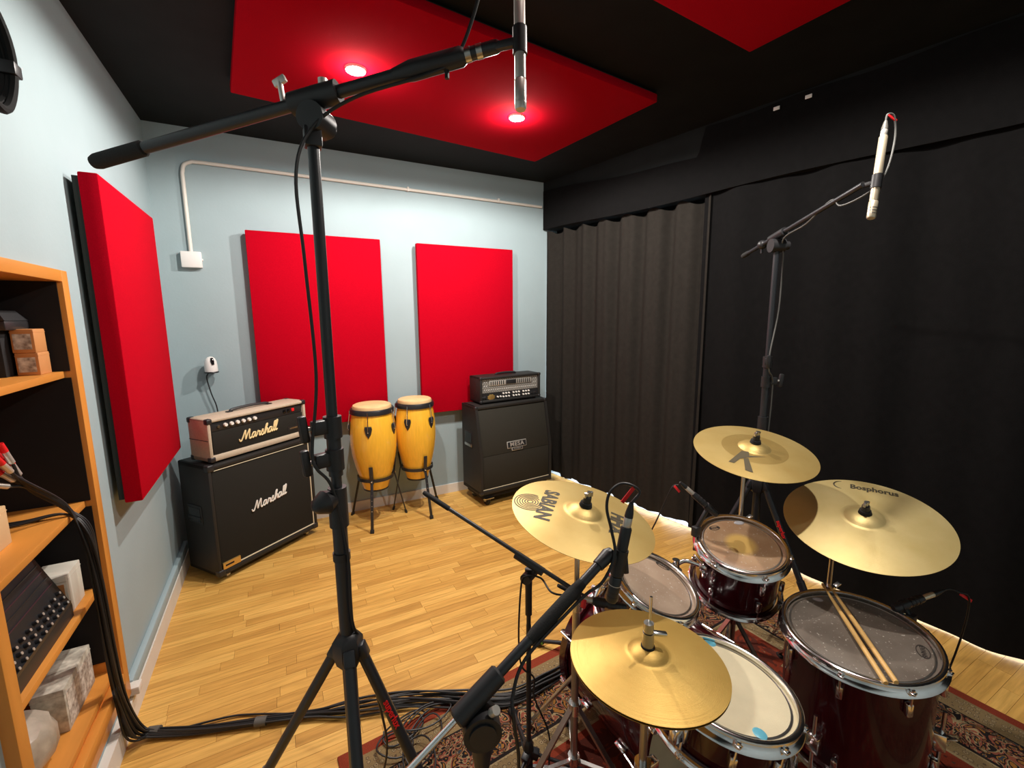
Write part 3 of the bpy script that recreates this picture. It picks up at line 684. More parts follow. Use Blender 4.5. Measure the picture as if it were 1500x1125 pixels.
for x in (.0, W_):
    h = t.l('side_handle', MB().box((x-.004, .14, ZB+.40), (x+.004, .29, ZB+.545), bev=.006), BLACKP)
    t.l('handle_recess', MB().box((x-.006, .155, ZB+.45), (x+.006, .275, ZB+.535)), LENS, h)
    t.l('handle_grip', MB().box((x-.010, .15, ZB+.41), (x+.010, .28, ZB+.435), bev=.003), CHROMED, h)
for x in (0, W_):
    t.l('corner_protector', corner_cap(MB(), x, DT-.004, ZB+H_, .03, 1 if x == 0 else -1, 1, -1), BLACKP)
    t.l('corner_protector', corner_cap(MB(), x, 0, ZB, .03, 1 if x == 0 else -1, 1, 1), BLACKP)
t.l('skid_board', MB().box((.03, .03, ZB-.045), (W_-.03, D_-.02, ZB), bev=.003), LINER)
for x in (.09, W_-.09):
    for y_ in (.05, D_-.06):
        t.l('caster', MB().cyl((x-.014, y_+.01, .040), (x+.014, y_+.01, .040), .040, 20), RUBBER)
        t.l('caster_fork', MB().box((x-.045, y_-.045, ZB-.048), (x+.045, y_+.04, ZB-.040)).box((x-.024, y_-.012, .036), (x-.018, y_+.03, ZB-.040)).box((x+.018, y_-.012, .036), (x+.024, y_+.03, ZB-.040)).cyl((x-.027, y_+.01, .040), (x+.027, y_+.01, .040), .010, 10), CHROMED)
# black head with diamond plate
HW, HD, HH = .655, .210, .232; zt = ZB+H_
t = Thing('amplifier_head', 'black guitar amplifier head with diamond plate front on the slanted cabinet', 'amplifier', (2.232, -.358, zt), math.radians(4.6), 'guitar amplifier heads')
z = .012; bx = MB()
bx.box((0, 0, z), (.022, HD, z+HH), bev=.008).box((HW-.022, 0, z), (HW, HD, z+HH), bev=.008).box((0, 0, z+HH-.022), (HW, HD, z+HH), bev=.008).box((0, 0, z), (HW, HD, z+.024), bev=.008).box((.01, .03, z+.008), (HW-.01, HD-.004, z+HH-.008))
t.l('case', bx, TOLEX)
dp = MB().box((.024, .016, z+.086), (HW-.024, .032, z+HH-.024))
lg = MB()
for r_ in range(7):
    for c_ in range(26):
        x = .038+c_*.0232+(.0116 if r_ % 2 else 0); zc = z+.096+r_*.0175
        if x > HW-.036: continue
        if .09 < x < HW-.09 and 2 < r_ < 6: continue
        s_ = 1 if r_ % 2 else -1; d = .0075
        lg.add([(x-d, .0155, zc-d*s_*.8-.003), (x+d, .0155, zc+d*s_*.8-.003), (x+d, .0155, zc+d*s_*.8+.003), (x-d, .0155, zc-d*s_*.8+.003), (x, .0115, zc)], [(0, 1, 4), (1, 2, 4), (2, 3, 4), (3, 0, 4)], False)
pan = t.l('diamond_plate', dp, DIAMOND); r_o = t.l('tread_lugs', lg, TREAD, pan); r_o['kind'] = 'stuff'
t.l('grille_slot', MB().box((.10, .011, z+.148), (HW-.10, .018, z+.196), bev=.002), SILVERP)
for i in range(20):
    x = .115+i*.0219
    if abs(x-HW/2) < .06: continue
    t.l('slot', MB().box((x-.004, .010, z+.154), (x+.004, .0115, z+.190)), LENS)
t.l('name_plate', MB().box((HW/2-.055, .008, z+.152), (HW/2+.055, .012, z+.192), bev=.002), BLACKP)
t.l('control_panel', MB().box((.024, .018, z+.028), (HW-.024, .032, z+.084)), BLACKP)
def kn(x, zc, r=.0082):
    k = t.l('knob', MB().cyl((x, .018, zc), (x, .004, zc), r, 12, r*.85), WHITELOGO)
    t.l('knob_skirt', MB().cyl((x, .018, zc), (x, .014, zc), r*1.25, 12), CHROMED, k)
for g0 in (.245, .355, .465):
    for c_ in range(3):
        for r_ in range(2): kn(g0+c_*.030, z+.040+r_*.030)
for x in (.185, .215): kn(x, z+.044)
for x in (.038, .058, .56, .60): t.l('switch', MB().cyl((x, .018, z+.045), (x, .006, z+.050), .005, 8), CHROME)
star = MB()
ring = [(.118+(.042 if i % 2 else .034)*math.cos(2*PI*i/16), .013, z+.046+(.030 if i % 2 else .024)*math.sin(2*PI*i/16)) for i in range(16)]
star.add([(.118, .007, z+.046)]+ring, [(0, i+1, (i+1) % 16+1) for i in range(16)], False)
t.l('emblem', star, GOLDP, label='gold sunburst emblem')
t.l('carry_handle', MB().tube(catmull([(.22, .11, z+HH+.002), (.24, .11, z+HH+.012), (.33, .11, z+HH+.016), (.42, .11, z+HH+.012), (.44, .11, z+HH+.002)], 5), .010, 8), BLACKP)
for sx in (0, 1):
    for sz in (0, 1): t.l('corner_protector', corner_cap(MB(), HW*sx, 0, z+HH*sz, .026, 1-2*sx, 1, 1-2*sz), BLACKP)
for x in (.05, HW-.05):
    for y_ in (.04, HD-.04): t.l('foot', MB().cyl((x, y_, 0), (x, y_, z+.002), .016, 12), RUBBER)

# ------------------------------------------------------------------ congas
def conga(label, slabel, c, rt, rb, rbot, z0, z1, feet, lug0):
    M = Matrix.Translation((c[0], c[1], z0)); H = z1-z0
    t = Thing('conga_drum', label, 'drum', (c[0], c[1], z0), 0, 'conga drums')
    prof = [(0, .004), (rbot-.006, 0), (rbot, .004)]
    for i in range(1, 15):
        f = i/14; s = math.sin(PI*f**1.12); r = rbot*(1-f)+(rt-.006)*f + (rb-(rbot*.42+(rt-.006)*.58))*s
        prof.append((r, f*(H-.035)))
    t.p('shell', MB().lathe(prof, 40, M), CONGA)
    t.p('base_ring', MB().lathe([(rbot-.004, .001), (rbot+.003, .001), (rbot+.003, .022), (rbot-.001, .022)], 40, M), BLACKM)
    t.p('head', MB().lathe([(0, H+.001), (rt*.55, H), (rt*.84, H-.003), (rt*.93, H-.010), (rt*.965, H-.022), (rt*.955, H-.045)], 40, M), SKIN)
    t.p('rim', MB().lathe([(rt*.95, H-.034), (rt+.007, H-.032), (rt+.013, H-.044), (rt+.012, H-.072), (rt-.004, H-.078)], 40, M), BLACKM)
    for k in range(5):
        a = lug0+2*PI*k/5; d = V((math.cos(a), math.sin(a), 0)); o_ = V((c[0], c[1], z0))
        i = (H-.20)/(H-.035); rr_ = None
        for (ra, za), (rb2, zb2) in zip(prof[2:], prof[3:]):
            if za <= H-.19 <= zb2: rr_ = ra+(rb2-ra)*((H-.19)-za)/(zb2-za)
        rr_ = rr_ or rb
        T = frame_m(o_+d*(rr_+.002)+V((0, 0, H-.19)), d, (0, 0, 1))
        sh_ = [(-.060, 0), (-.026, .020), (.018, .030), (.038, .025), (.038, -.025), (.018, -.030), (-.026, -.020)]
        vs = [(x, y_, 0) for x, y_ in sh_]+[(x*.85, y_*.85, .009) for x, y_ in sh_]; n = 7
        lg_ = t.p('lug_plate', MB().add(vs, [tuple(range(n, 2*n))]+[(i, (i+1) % n, (i+1) % n+n, i+n) for i in range(n)], False, T), BLACKM)
        t.p('bolt', MB().ball(T @ V((-.008, 0, .010)), .005, 8), CHROME, lg_)
        t.p('tuning_rod', MB().tube([T @ V((.0, 0, .014)), o_+d*(rt+.016)+V((0, 0, H-.075)), o_+d*(rt+.014)+V((0, 0, H-.046))], .0042, 8), CHROME, lg_)
    # basket stand
    s = Thing('conga_stand', slabel, 'stand', (c[0], c[1], 0), 0, 'conga basket stands')
    zr = z0+.105; rr_ = None
    for (ra, za), (rb2, zb2) in zip(prof[2:], prof[3:]):
        if za <= .105 <= zb2: rr_ = ra+(rb2-ra)*(.105-za)/(zb2-za)
    RR = rr_+.012
    s.p('basket_ring', MB().lathe([(RR, zr-.013), (RR+.006, zr-.013), (RR+.006, zr+.013), (RR, zr+.013)], 40, Matrix.Translation((c[0], c[1], 0)), True), BLACKM)
    for fx, fy in feet:
        d = (V((fx, fy, 0))-V((c[0], c[1], 0))); L_ = d.length; d.normalize()
        top = V((c[0], c[1], 0))+d*(RR+.014); up = top+V((0, 0, zr+.125))+d*.018
        lg_ = s.p('leg', MB().bar(V((fx, fy, .0)), top+V((0, 0, zr+.015)), .022, .007, d, .001).bar(top+V((0, 0, zr-.02)), up, .030, .008, d, .003), BLACKM)
        for k in range(5):
            f = .42+.10*k; q = V((fx, fy, 0)).lerp(top+V((0, 0, zr)), f)
            s.p('hole', MB().cyl(q+d*.0035, q+d*.0052, .0050, 8), SILVER, lg_)
        s.p('bolt', MB().ball(top+V((0, 0, zr))+d*.010, .007, 8), CHROME, lg_)
        s.p('rubber_foot', MB().bar(V((fx, fy, 0)), V((fx, fy, 0)).lerp(top+V((0, 0, zr)), .07), .030, .016, d, .002), RUBBER, lg_)
conga('wide golden wood conga drum with black rim, next to the cream amplifier', 'black basket stand under the wide conga', (1.315, -.275), .158, .182, .098, .285, .995, [(1.225, -.50), (1.56, -.25), (1.14, -.075)], math.radians(-112))
conga('slimmer golden wood conga drum with black rim, next to the slanted cabinet', 'black basket stand under the slimmer conga', (1.672, -.25), .147, .168, .090, .30, 1.005, [(1.715, -.475), (1.475, -.135), (1.885, -.10)], math.radians(-128))

# ------------------------------------------------------------------ drums
def nvec(nx, ny): return V((nx, ny, math.sqrt(1-nx*nx-ny*ny)))
def drum(name, label, c, n, r, depth, head, nl, lug0=0.0, base=None, group='shell drums', lug_two=True, snare=False, flange=.028):
    """c, n: centre and normal of the upper hoop; local z = 0 is the hoop's upper edge"""
    M = frame_m(c, n); b = M @ V((0, 0, -depth))
    t = Thing(name, label, 'drum', base or b, 0, group)
    rs = r-.013
    def hoop(z, s):   # triple flanged: lip, band, foot
        return MB().lathe([(r-.0155, z-s*.003), (r-.014, z+s*.002), (r-.010, z+s*.0045), (r-.005, z+s*.0045), (r-.001, z+s*.002), (r, z-s*.002), (r-.003, z-s*.006), (r-.006, z-s*.009), (r-.005, z-s*.014), (r-.001, z-s*(flange-.009)), (r+.006, z-s*(flange-.005)), (r+.0085, z-s*flange), (r+.004, z-s*(flange+.003)), (r-.009, z-s*flange), (r-.012, z-s*.012)], 64, M, True)
    top = t.p('hoop', hoop(0, 1), CHROME); bot = t.p('hoop', hoop(-depth, -1), CHROME)
    t.p('shell', MB().lathe([(rs-.004, -.014), (rs, -.016), (rs, -depth+.016), (rs-.004, -depth+.014)], 56, M), MAROON if not snare else MAROON)
    t.p('drum_head', MB().lathe([(0, -.009), (r*.3, -.009), (r*.6, -.009), (r-.026, -.009), (r-.018, -.012), (r-.011, -.017)], 56, M), head, radial=(M, r))
    t.p('head_collar', MB().lathe([(r-.030, -.0086), (r-.027, -.0082), (r-.024, -.0090)], 56, M), CHROMED)
    t.p('bottom_head', MB().lathe([(r-.012, -depth+.017), (r-.03, -depth+.010), (0, -depth+.010)], 56, M), SNAREHEAD)
    for k in range(nl):
        a = lug0+2*PI*k/nl; d = V((math.cos(a), math.sin(a), 0))
        for s, zh in ((1, 0), (-1, -depth)):
            zl = zh-s*min(.075, depth*.38)
            if snare: zl = -depth/2
            if snare and s < 0: rod_only = True
            else: rod_only = False
            R_ = MB(); p1 = M @ (d*(r+.002)+V((0, 0, zh-s*.014))); p0 = M @ (d*(rs+.014)+V((0, 0, zl)))
            if not rod_only:
                F = frame_m(M @ (d*rs+V((0, 0, zl))), M.to_3x3() @ d, M.to_3x3() @ V((0, 0, 1)))
                lg = t.p('lug', MB().box((-.022, -.009, 0), (.022, .009, .017), F, bev=.005), CHROME)
            t.p('tension_rod', R_.cyl(p0, p1, .0032, 8).cyl(p1-(p1-p0).normalized()*.004, p1+(p1-p0).normalized()*.010, .0055, 8).box((-.008, -.009, -.003), (.008, .007, .003), frame_m(p1, n), bev=.002), CHROME, lg)
    return t, M
def sticker(t, M, name, m, cx, cy, rx, ry, ang, z, txt=None, tm=None, lab=None):
    T = M @ Matrix.Translation((cx, cy, z)) @ Matrix.Rotation(ang, 4, 'Z')
    o = t.p(name, MB().lathe([(0, .0006), (.95, .0006), (1, .0)], 24, T @ Matrix.Diagonal((rx, ry, 1, 1))), m)
    if lab: o['label'] = lab
    if txt: t.p('print', text_mb(txt, rx*.52, .0003, 0, T @ Matrix.Translation((0, 0, .0011))), tm, o)
    return o
def ring_logo(t, M, cx, cy, rx, ry, ang, z, m, txt):
    T = M @ Matrix.Translation((cx, cy, z)) @ Matrix.Rotation(ang, 4, 'Z')
    o = t.p('logo_ring', MB().lathe([(.86, .0), (.86, .0005), (1, .0005), (1, 0)], 28, T @ Matrix.Diagonal((rx, ry, 1, 1))), m)
    t.p('logo_print', text_mb(txt, rx*.56, .0004, 0, T @ Matrix.Translation((0, 0, .0003)), bold=.0006), m, o)
INK = mat('black head print', (0.03, 0.022, 0.018), 0.6)
GEL = mat('clear damping gel', (0.42, 0.42, 0.45), 0.15)

# rack tom with plain worn head
t, M = drum('rack_tom', 'small maroon rack tom tilted below the left crash cymbal', (1.753, -2.906, .788), nvec(.172, -.322), .150, .20, HEAD1, 6, .3)
ring_logo(t, M, .100, .060, .026, .013, -.95, -.0086, INK, 'EVANS')
# rack tom with the amber patch
t, M = drum('rack_tom', 'maroon rack tom with amber worn head, below the middle crash cymbal', (2.196, -2.905, .816), nvec(-.164, -.194), .163, .235, HEAD2, 6, .1)
ring_logo(t, M, -.012, .112, .022, .012, -.36, -.0086, INK, 'EVANS')
sticker(t, M, 'damping_gel', GEL, .095, .082, .020, .011, -.5, -.0088)
# floor tom
FT, FTM = drum('floor_tom', 'large maroon floor tom with drumsticks lying on its head', (2.269, -3.275, .664), nvec(-.078, -.004), .212, .42, HEAD3, 8, .25)
ring_logo(FT, FTM, .078, -.138, .030, .017, 3.68, -.0086, INK, 'EVANS')
sticker(FT, FTM, 'damping_gel', GEL, .065, .155, .016, .010, -.9, -.0088)
for k in range(3):
    a = math.radians((-60, 60, 180)[k]); d = FTM.to_3x3() @ V((math.cos(a), math.sin(a), 0))
    q = FTM @ (V((math.cos(a), math.sin(a), 0))*.218 + V((0, 0, -.30)))
    br = FT.p('leg_bracket', MB().box((-.030, -.018, -.020), (.030, .018, .014), frame_m(q, d, (0, 0, 1)), bev=.005), CHROME)
    FT.p('wing_nut', MB().bar(q+d*.014+V((0, 0, .006)), q+d*.040+V((0, 0, .020)), .010, .005, bev=.002), CHROME, br)
    lx = q+d*.004
    lg = FT.p('leg', MB().tube([(lx.x, lx.y, q.z+.10), (lx.x, lx.y, q.z-.16), (lx.x+d.x*.03, lx.y+d.y*.03, q.z-.22), (lx.x+d.x*.035, lx.y+d.y*.035, ZR+.03)], .0055, 10), CHROME)
    FT.p('rubber_foot', MB().cyl((lx.x+d.x*.035, lx.y+d.y*.035, ZR), (lx.x+d.x*.035, lx.y+d.y*.035, ZR+.035), .013, 12, .010), RUBBER, lg)
# snare
t, M = drum('snare_drum', 'maroon snare drum with white coated head beside the hi-hat', (1.708, -3.214, .677), nvec(.128, -.081), .186, .145, SNAREHEAD, 10, .15, snare=True)
sticker(t, M, 'damping_gel', BLUETAPE, .100, .128, .017, .017, 0, -.0088, lab='round blue gel pad'); sticker(t, M, 'damping_gel', BLUETAPE, -.055, -.135, .017, .017, 0, -.0088, lab='round blue gel pad')
q = M @ V((-.190, -.02, -.07))
t.p('strainer', MB().box((-.02, -.012, -.035), (.02, .010, .03), frame_m(q, M.to_3x3() @ V((-1, 0, 0)), (0, 0, 1)), bev=.004), CHROME)
# snare stand
sc = V((1.72, -3.22, 0)); SM = M
t = Thing('snare_stand', 'chrome stand holding the snare drum', 'stand', (sc.x, sc.y, ZR))
t.p('pole', MB().cyl((sc.x, sc.y, .12), (sc.x, sc.y, .44), .0125, 14), CHROMED)
for k in range(3):
    a = math.radians(-10+120*k); d = V((math.cos(a), math.sin(a), 0)); rim = SM @ (V((math.cos(a), math.sin(a), 0))*.196 + V((0, 0, -.142))); low = SM @ (V((math.cos(a), math.sin(a), 0))*.10 + V((0, 0, -.185)))
    am = t.p('basket_arm', MB().tube([(sc.x, sc.y, .44), low, rim, rim+V((0, 0, .035))], .0055, 8), CHROME)
    t.p('rubber_tip', MB().cyl(rim+V((0, 0, .010)), rim+V((0, 0, .045)), .008, 8), RUBBER, am)
    b = math.radians(50+120*k); e_ = V((math.cos(b), math.sin(b), 0)); ft = sc+e_*.24+V((0, 0, ZR+.012))
    lg = t.p('leg', MB().bar(sc+V((0, 0, .30))+e_*.016, ft, .020, .006, e_), CHROMED)
    t.p('brace', MB().bar(sc+V((0, 0, .13))+e_*.016, (sc+V((0, 0, .30))).lerp(ft, .55), .012, .004, e_), CHROMED, lg)
    t.p('rubber_foot', MB().ball(ft, .012, 10), RUBBER, lg)
t.p('collar', MB().cyl((sc.x, sc.y, .28), (sc.x, sc.y, .32), .021, 14), CHROME)
# bass drum, axis along y
BC = V((1.885, 0, .29)); BR = .28; BY0, BY1 = -3.03, -2.55
t = Thing('bass_drum', 'large maroon bass drum lying under the rack toms', 'drum', (BC.x, (BY0+BY1)/2, ZR), 0, 'shell drums')
M = frame_m((BC.x, BY0, BC.z), (0, 1, 0)); Lb = BY1-BY0
t.p('shell', MB().lathe([(BR-.02, .012), (BR-.016, .012), (BR-.016, Lb-.012), (BR-.02, Lb-.012)], 72, M), MAROON)
for z0 in (-.004, Lb-.034): t.p('hoop', MB().lathe([(BR-.012, z0), (BR, z0+.002), (BR+.001, z0+.036), (BR-.012, z0+.038)], 72, M, True), MAROON)
t.p('batter_head', MB().lathe([(0, .004), (BR-.02, .004), (BR-.013, .010)], 56, M), SNAREHEAD)
t.p('front_head', MB().lathe([(BR-.013, Lb-.01), (BR-.02, Lb-.004), (0, Lb-.004)], 56, M), LINER)
for k in range(8):
    a = 2*PI*(k+.5)/8; d = V((math.cos(a), 0, math.sin(a)))
    for y_, s in ((BY0, 1), (BY1, -1)):
        cl = t.p('claw', MB().box((-.014, -.010, -.004), (.014, .010, .004), frame_m(V((BC.x, y_+s*.016, BC.z))+d*(BR+.004), d, (0, 1, 0)), bev=.002).box((-.010, -.009, -.03), (.010, .009, .004), frame_m(V((BC.x, y_-s*.006, BC.z))+d*(BR+.002), d, (0, 1, 0)), bev=.002), CHROME)
        a0 = V((BC.x, y_+s*.02, BC.z))+d*(BR+.010); a1 = V((BC.x, y_+s*.13, BC.z))+d*(BR-.004)
        t.p('tension_rod', MB().cyl(a0-V((0, s*.03, 0)), a1, .0035, 8), CHROME, cl)
        t.p('lug', MB().box((-.024, -.010, 0), (.024, .010, .020), frame_m(V((BC.x, y_+s*.14, BC.z))+d*(BR-.017), d, (0, 1, 0)), bev=.006), CHROME, cl)
for s in (-1, 1):
    a0 = BC+V((s*(BR-.03), BY1-.10, .02)); fx = BC.x+s*.40
    t.p('spur', MB().tube([a0, (fx, BY1+.02, .04)], .008, 10).ball((fx, BY1+.022, .035), .014, 10).box((-.02, -.02, -.005), (.02, .02, .012), frame_m(a0, (s, 0, 0), (0, 1, 0)), bev=.004), CHROMED)
# tom holder
th = V((1.965, -2.80, .555))
hold = t.p('tom_holder', MB().box((-.035, -.03, -.01), (.035, .03, .02), Matrix.Translation(th), bev=.006).cyl(th, th+V((0, 0, .20)), .014, 14).cyl(th+V((0, 0, .12)), th+V((0, 0, .16)), .024, 14), CHROME)
for tgt, col in (((1.895, -2.855, .715), 0), ((2.045, -2.86, .735), 1)):
    t.p('l_arm', MB().tube(catmull([th+V((-.01+.02*col, 0, .18)), th+V((-.035+.07*col, -.02, .195)), V(tgt)], 5), .008, 10).ball(tgt, .019, 10), CHROME, hold)
    t.p('wing_bolt', MB().bar(V(tgt)+V((-.005, 0, .012)), V(tgt)+V((-.03, .02, .045)), .016, .006, bev=.002).bar(V(tgt)+V((0, 0, -.012)), V(tgt)+V((-.02, -.02, -.03)), .014, .006, bev=.002), CHROME, hold)
# bass drum pedal
t = Thing('bass_pedal', 'black bass drum pedal between snare and bass drum', 'pedal', (1.885, -3.2, ZR))
t.p('base_plate', MB().box((1.84, -3.36, ZR), (1.93, -3.06, ZR+.006), bev=.002), CHROMED)
t.p('footboard', MB().bar((1.885, -3.35, ZR+.02), (1.885, -3.12, ZR+.075), .075, .008, (0, 0, 1), .002), BLACKM)
t.p('post', MB().bar((1.845, -3.075, ZR), (1.845, -3.075, .25), .012, .02, (0, 1, 0)).bar((1.925, -3.075, ZR), (1.925, -3.075, .25), .012, .02, (0, 1, 0)).cyl((1.835, -3.075, .245), (1.935, -3.075, .245), .008, 10), CHROMED)
t.p('beater', MB().cyl((1.885, -3.075, .245), (1.885, -3.115, .40), .004, 8).cyl((1.885, -3.13, .40), (1.885, -3.08, .415), .022, 14), FELT)

# ------------------------------------------------------------------ cymbals
def cym_prof(R, bow, rb, hb):
    def z(r):
        f = min(1, r/R); q = bow*(1-f**1.7)
        if r < rb: q += hb*(1-(r/rb)**2.2)**.8 if r < rb else 0
        return q
    return z
def cymbal(name, label, c, n, R, bow, rb, hb, m, group=None, flip=False, cat='cymbal', thing=None, part='disc'):
    M = frame_m(c, n) @ (Matrix.Diagonal((1, 1, -1, 1)) if flip else Matrix.Identity(4))
    z = cym_prof(R, bow, rb, hb)
    rs = [0.006]+[rb*i/7 for i in range(1, 7)]+[rb*.97, rb*1.03]+[rb+(R-rb)*i/14 for i in range(1, 15)]
    prof = [(r, z(r)) for r in rs]+[(R, z(R)-.0012)]+[(r, z(r)-.0016) for r in reversed(rs[:-1])]
    t = thing or Thing(name, label, cat, c, 0, group)
    t.p(part, MB().lathe(prof, 96, M, True), m, radial=(M, R))
    return t, M, z
def ctext(txt, size, cx, cy, ang, z, M, **k):
    ca, sa = math.cos(ang), math.sin(ang)
    def fn(p):
        x, y_ = cx+p.x*k.get('sx', 1)*ca-p.y*sa, cy+p.x*k.get('sx', 1)*sa+p.y*ca
        return (x, y_, z(math.hypot(x, y_))+.0007+p.z)
    return text_mb(txt, size, .0004, 0, M, fn, bold=k.get('bold', 0), space=k.get('space', 1))
# left crash
t, M, z = cymbal('crash_cymbal', 'pale bronze crash cymbal lettered SABIAN above the bass drum edge', (1.497, -2.828, 1.047), nvec(.132, -.192), .229, .020, .058, .020, BRASS_P, 'cymbals')
ang = math.atan2(.02-.124, -.148+.048)
t.p('print', ctext('SABIAN', .066, -.096, .071, ang, z, M, bold=.0026, space=1.05, sx=.84), PRINT, label='black letters SABIAN')
for i in range(6):
    r_ = .009+.0082*i; vs = []; N_ = 40
    op = math.acos(.031/r_) if r_ > .031 else 0.0
    for j in range(N_+1):
        a = -.42 + op + (2*PI-2*op)*j/N_
        for q in (r_-.0017, r_+.0017):
            x, y_ = -.142+q*math.cos(a), .098+q*math.sin(a); vs.append((x, y_, z(math.hypot(x, y_))+.0009))
    t.p('print', MB().add(vs, [(2*j, 2*j+1, 2*j+3, 2*j+2) for j in range(N_)], False, M), PRINT)
t.p('print', ctext('HHX', .066, .078, -.074, math.atan2(-.119+.04, .046-.122), z, M, bold=.0035, sx=.88), PRINT, label='black letters HHX')
# middle crash
t, M, z = cymbal('crash_cymbal', 'bronze crash cymbal with a large K, above the amber rack tom', (2.365, -2.816, 1.128), nvec(-.103, -.194), .229, .020, .060, .020, BRASS_P, 'cymbals')
t.p('inner_band', MB().lathe([(.062, z(.062)+.0004), (.08, z(.08)+.0005), (.10, z(.10)+.0005), (.122, z(.122)+.0003)], 80, M), BRASS_D, radial=(M, .229), label='darker unlathed inner band')
def cpoly(P): return MB().add([(x, y_, z(math.hypot(x, y_))+.0012) for x, y_ in P], [tuple(range(len(P)))], False, M)
kp = cpoly([(-.171, -.015), (-.163, -.033), (-.121, -.027), (-.084, -.041), (-.057, -.015), (-.069, .006)])
kp.add([(x, y_, z(math.hypot(x, y_))+.0012) for x, y_ in [(-.084, -.041), (-.027, -.071), (-.075, -.034)]], [(0, 1, 2)], False, M)
kp.add([(x, y_, z(math.hypot(x, y_))+.0012) for x, y_ in [(-.109, -.033), (-.166, -.084), (-.155, -.109), (-.093, -.042)]], [(0, 1, 2, 3)], False, M)
t.p('print', kp, PRINTG, label='dark letter K')
# ride
t, M, z = cymbal('ride_cymbal', 'large bronze ride cymbal lettered Bosphorus above the floor tom', (2.546, -3.143, .921), nvec(-.271, -.127), .254, .022, .062, .018, BRASS_R, 'cymbals')
ang = math.atan2(-.004-.154, .204-.121)
t.p('print', ctext('Bosphorus', .047, .190, .062, ang, z, M, bold=.0016, sx=.74), PRINT, label='black letters Bosphorus')
P = []
for j in range(15):
    a = ang + PI*.55 + PI*.9*j/14; x, y_ = .146+.030*math.cos(a), .150+.030*math.sin(a); P.append(M @ V((x, y_, z(math.hypot(x, y_))+.0006)))
t.p('print', MB().tube(P, [.0006+.0022*math.sin(PI*j/14) for j in range(15)], 6), PRINT)
# hi-hat pair: each cymbal a thing
HC = V((1.386, -3.23, .889)); HN = nvec(.053, -.017)
cymbal('hi_hat_cymbal', 'golden upper hi-hat cymbal beside the white snare', HC, HN, .178, .018, .046, .014, BRASS, 'hi-hat cymbals')
cymbal('hi_hat_cymbal', 'lower hi-hat cymbal facing up under the golden one', HC-HN*.006, HN, .178, .018, .046, .014, BRASS, 'hi-hat cymbals', flip=True)

def topper(t, c, n, h0, r=.011, h=.035):
    """black sleeve, felt and wing nut at the cymbal's centre"""
    c = V(c)+V(n)*h0
    t.p('felt', MB().cyl(c, c+V(n)*.012, .021, 16, .018), FELT)
    t.p('sleeve', MB().cyl(c+V(n)*.012, c+V(n)*.032, r*1.3, 14, r*1.1), BLACKP)
    t.p('wing_nut', MB().bar(c+V(n)*.038+V((-.015, 0, 0)), c+V(n)*.040+V((.015, 0, 0)), .009, .018, n, .002).cyl(c+V(n)*.026, c+V(n)*(.036+h*.4), .007, 10), CHROMED)
def cymbal_stand(label, c, n, h0, foot, lean, feet_r=.30, a0=30, tilt_len=.11, zmid=None):
    c = V(c); n = V(n); foot = V(foot)
    t = Thing('cymbal_stand', label, 'stand', (foot.x, foot.y, foot.z), 0, 'chrome cymbal stands')
    topper(t, c, n, h0)
    t.p('threaded_rod', MB().cyl(c-n*.06, c+n*(h0+.045), .004, 10).cyl(c-n*.012, c+n*(h0-.008), .012, 14), CHROMED)
    t.p('tilter', MB().cyl(c-n*.07+V((-.014, .010, 0)), c-n*.07+V((.014, -.010, 0)), .020, 16).cyl(c-n*.085, c-n*.045, .011, 12), CHROMED)
    t.p('wing_nut', MB().bar(c-n*.07+V((.014, -.012, 0)), c-n*.07+V((.050, -.03, .006)), .018, .006, bev=.002), CHROMED)
    hub = V((foot.x, foot.y, .36)); top = V((lean[0], lean[1], lean[2])) if lean else V((foot.x, foot.y, (c-n*.09).z))
    if lean:
        t.p('boom', MB().tube([c-n*.075, top], .0085, 12), CHROMED)
        bc = t.p('boom_clamp', MB().ball(top, .028, 14), CHROME); t.p('wing_nut', MB().bar(top+V((-.02, -.02, .004)), top+V((-.052, -.035, .024)), .022, .008, bev=.003), CHROME, bc)
    z1 = top.z
    t.p('upper_tube', MB().cyl((foot.x, foot.y, z1*.74), (foot.x, foot.y, z1), .0085, 12), CHROMED)
    t.p('lower_tube', MB().cyl((foot.x, foot.y, .10), (foot.x, foot.y, z1*.78), .0125, 14), CHROMED)
    cl = t.p('clamp', MB().cyl((foot.x, foot.y, z1*.78-.03), (foot.x, foot.y, z1*.78+.014), .020, 14).box((foot.x+.012, foot.y-.012, z1*.78-.02), (foot.x+.036, foot.y+.012, z1*.78+.006), bev=.004), CHROME)
    t.p('wing_nut', MB().bar((foot.x+.034, foot.y, z1*.78-.006), (foot.x+.060, foot.y-.01, z1*.78+.012), .020, .006, bev=.002), CHROME, cl)
    t.p('hub', MB().cyl((foot.x, foot.y, .33), (foot.x, foot.y, .37), .021, 14).cyl((foot.x, foot.y, .13), (foot.x, foot.y, .16), .021, 14), CHROME)
    for k in range(3):
        a = math.radians(a0+120*k); d = V((math.cos(a), math.sin(a), 0)); f = foot+d*feet_r+V((0, 0, .014))
        lg = t.p('leg', MB().bar(V((foot.x, foot.y, .35))+d*.014, f, .020, .008, d), CHROMED)
        t.p('brace', MB().bar(V((foot.x, foot.y, .145))+d*.014, V((foot.x, foot.y, .35)).lerp(f, .55), .014, .005, d), CHROMED, lg)
        t.p('rubber_foot', MB().bar(f-d*.02-V((0, 0, .012)), f+d*.015-V((0, 0, .012)), .022, .022, (0, 0, 1), .005), RUBBER, lg)
    return t
cymbal_stand('chrome cymbal stand under the crash lettered SABIAN', (1.497, -2.828, 1.047), nvec(.132, -.192), .040, (1.488, -2.815, ZR), None, .27, 60)
cymbal_stand('chrome cymbal stand under the crash with the large K', (2.365, -2.816, 1.128), nvec(-.103, -.194), .040, (2.375, -2.775, ZR), None, .26, 40)
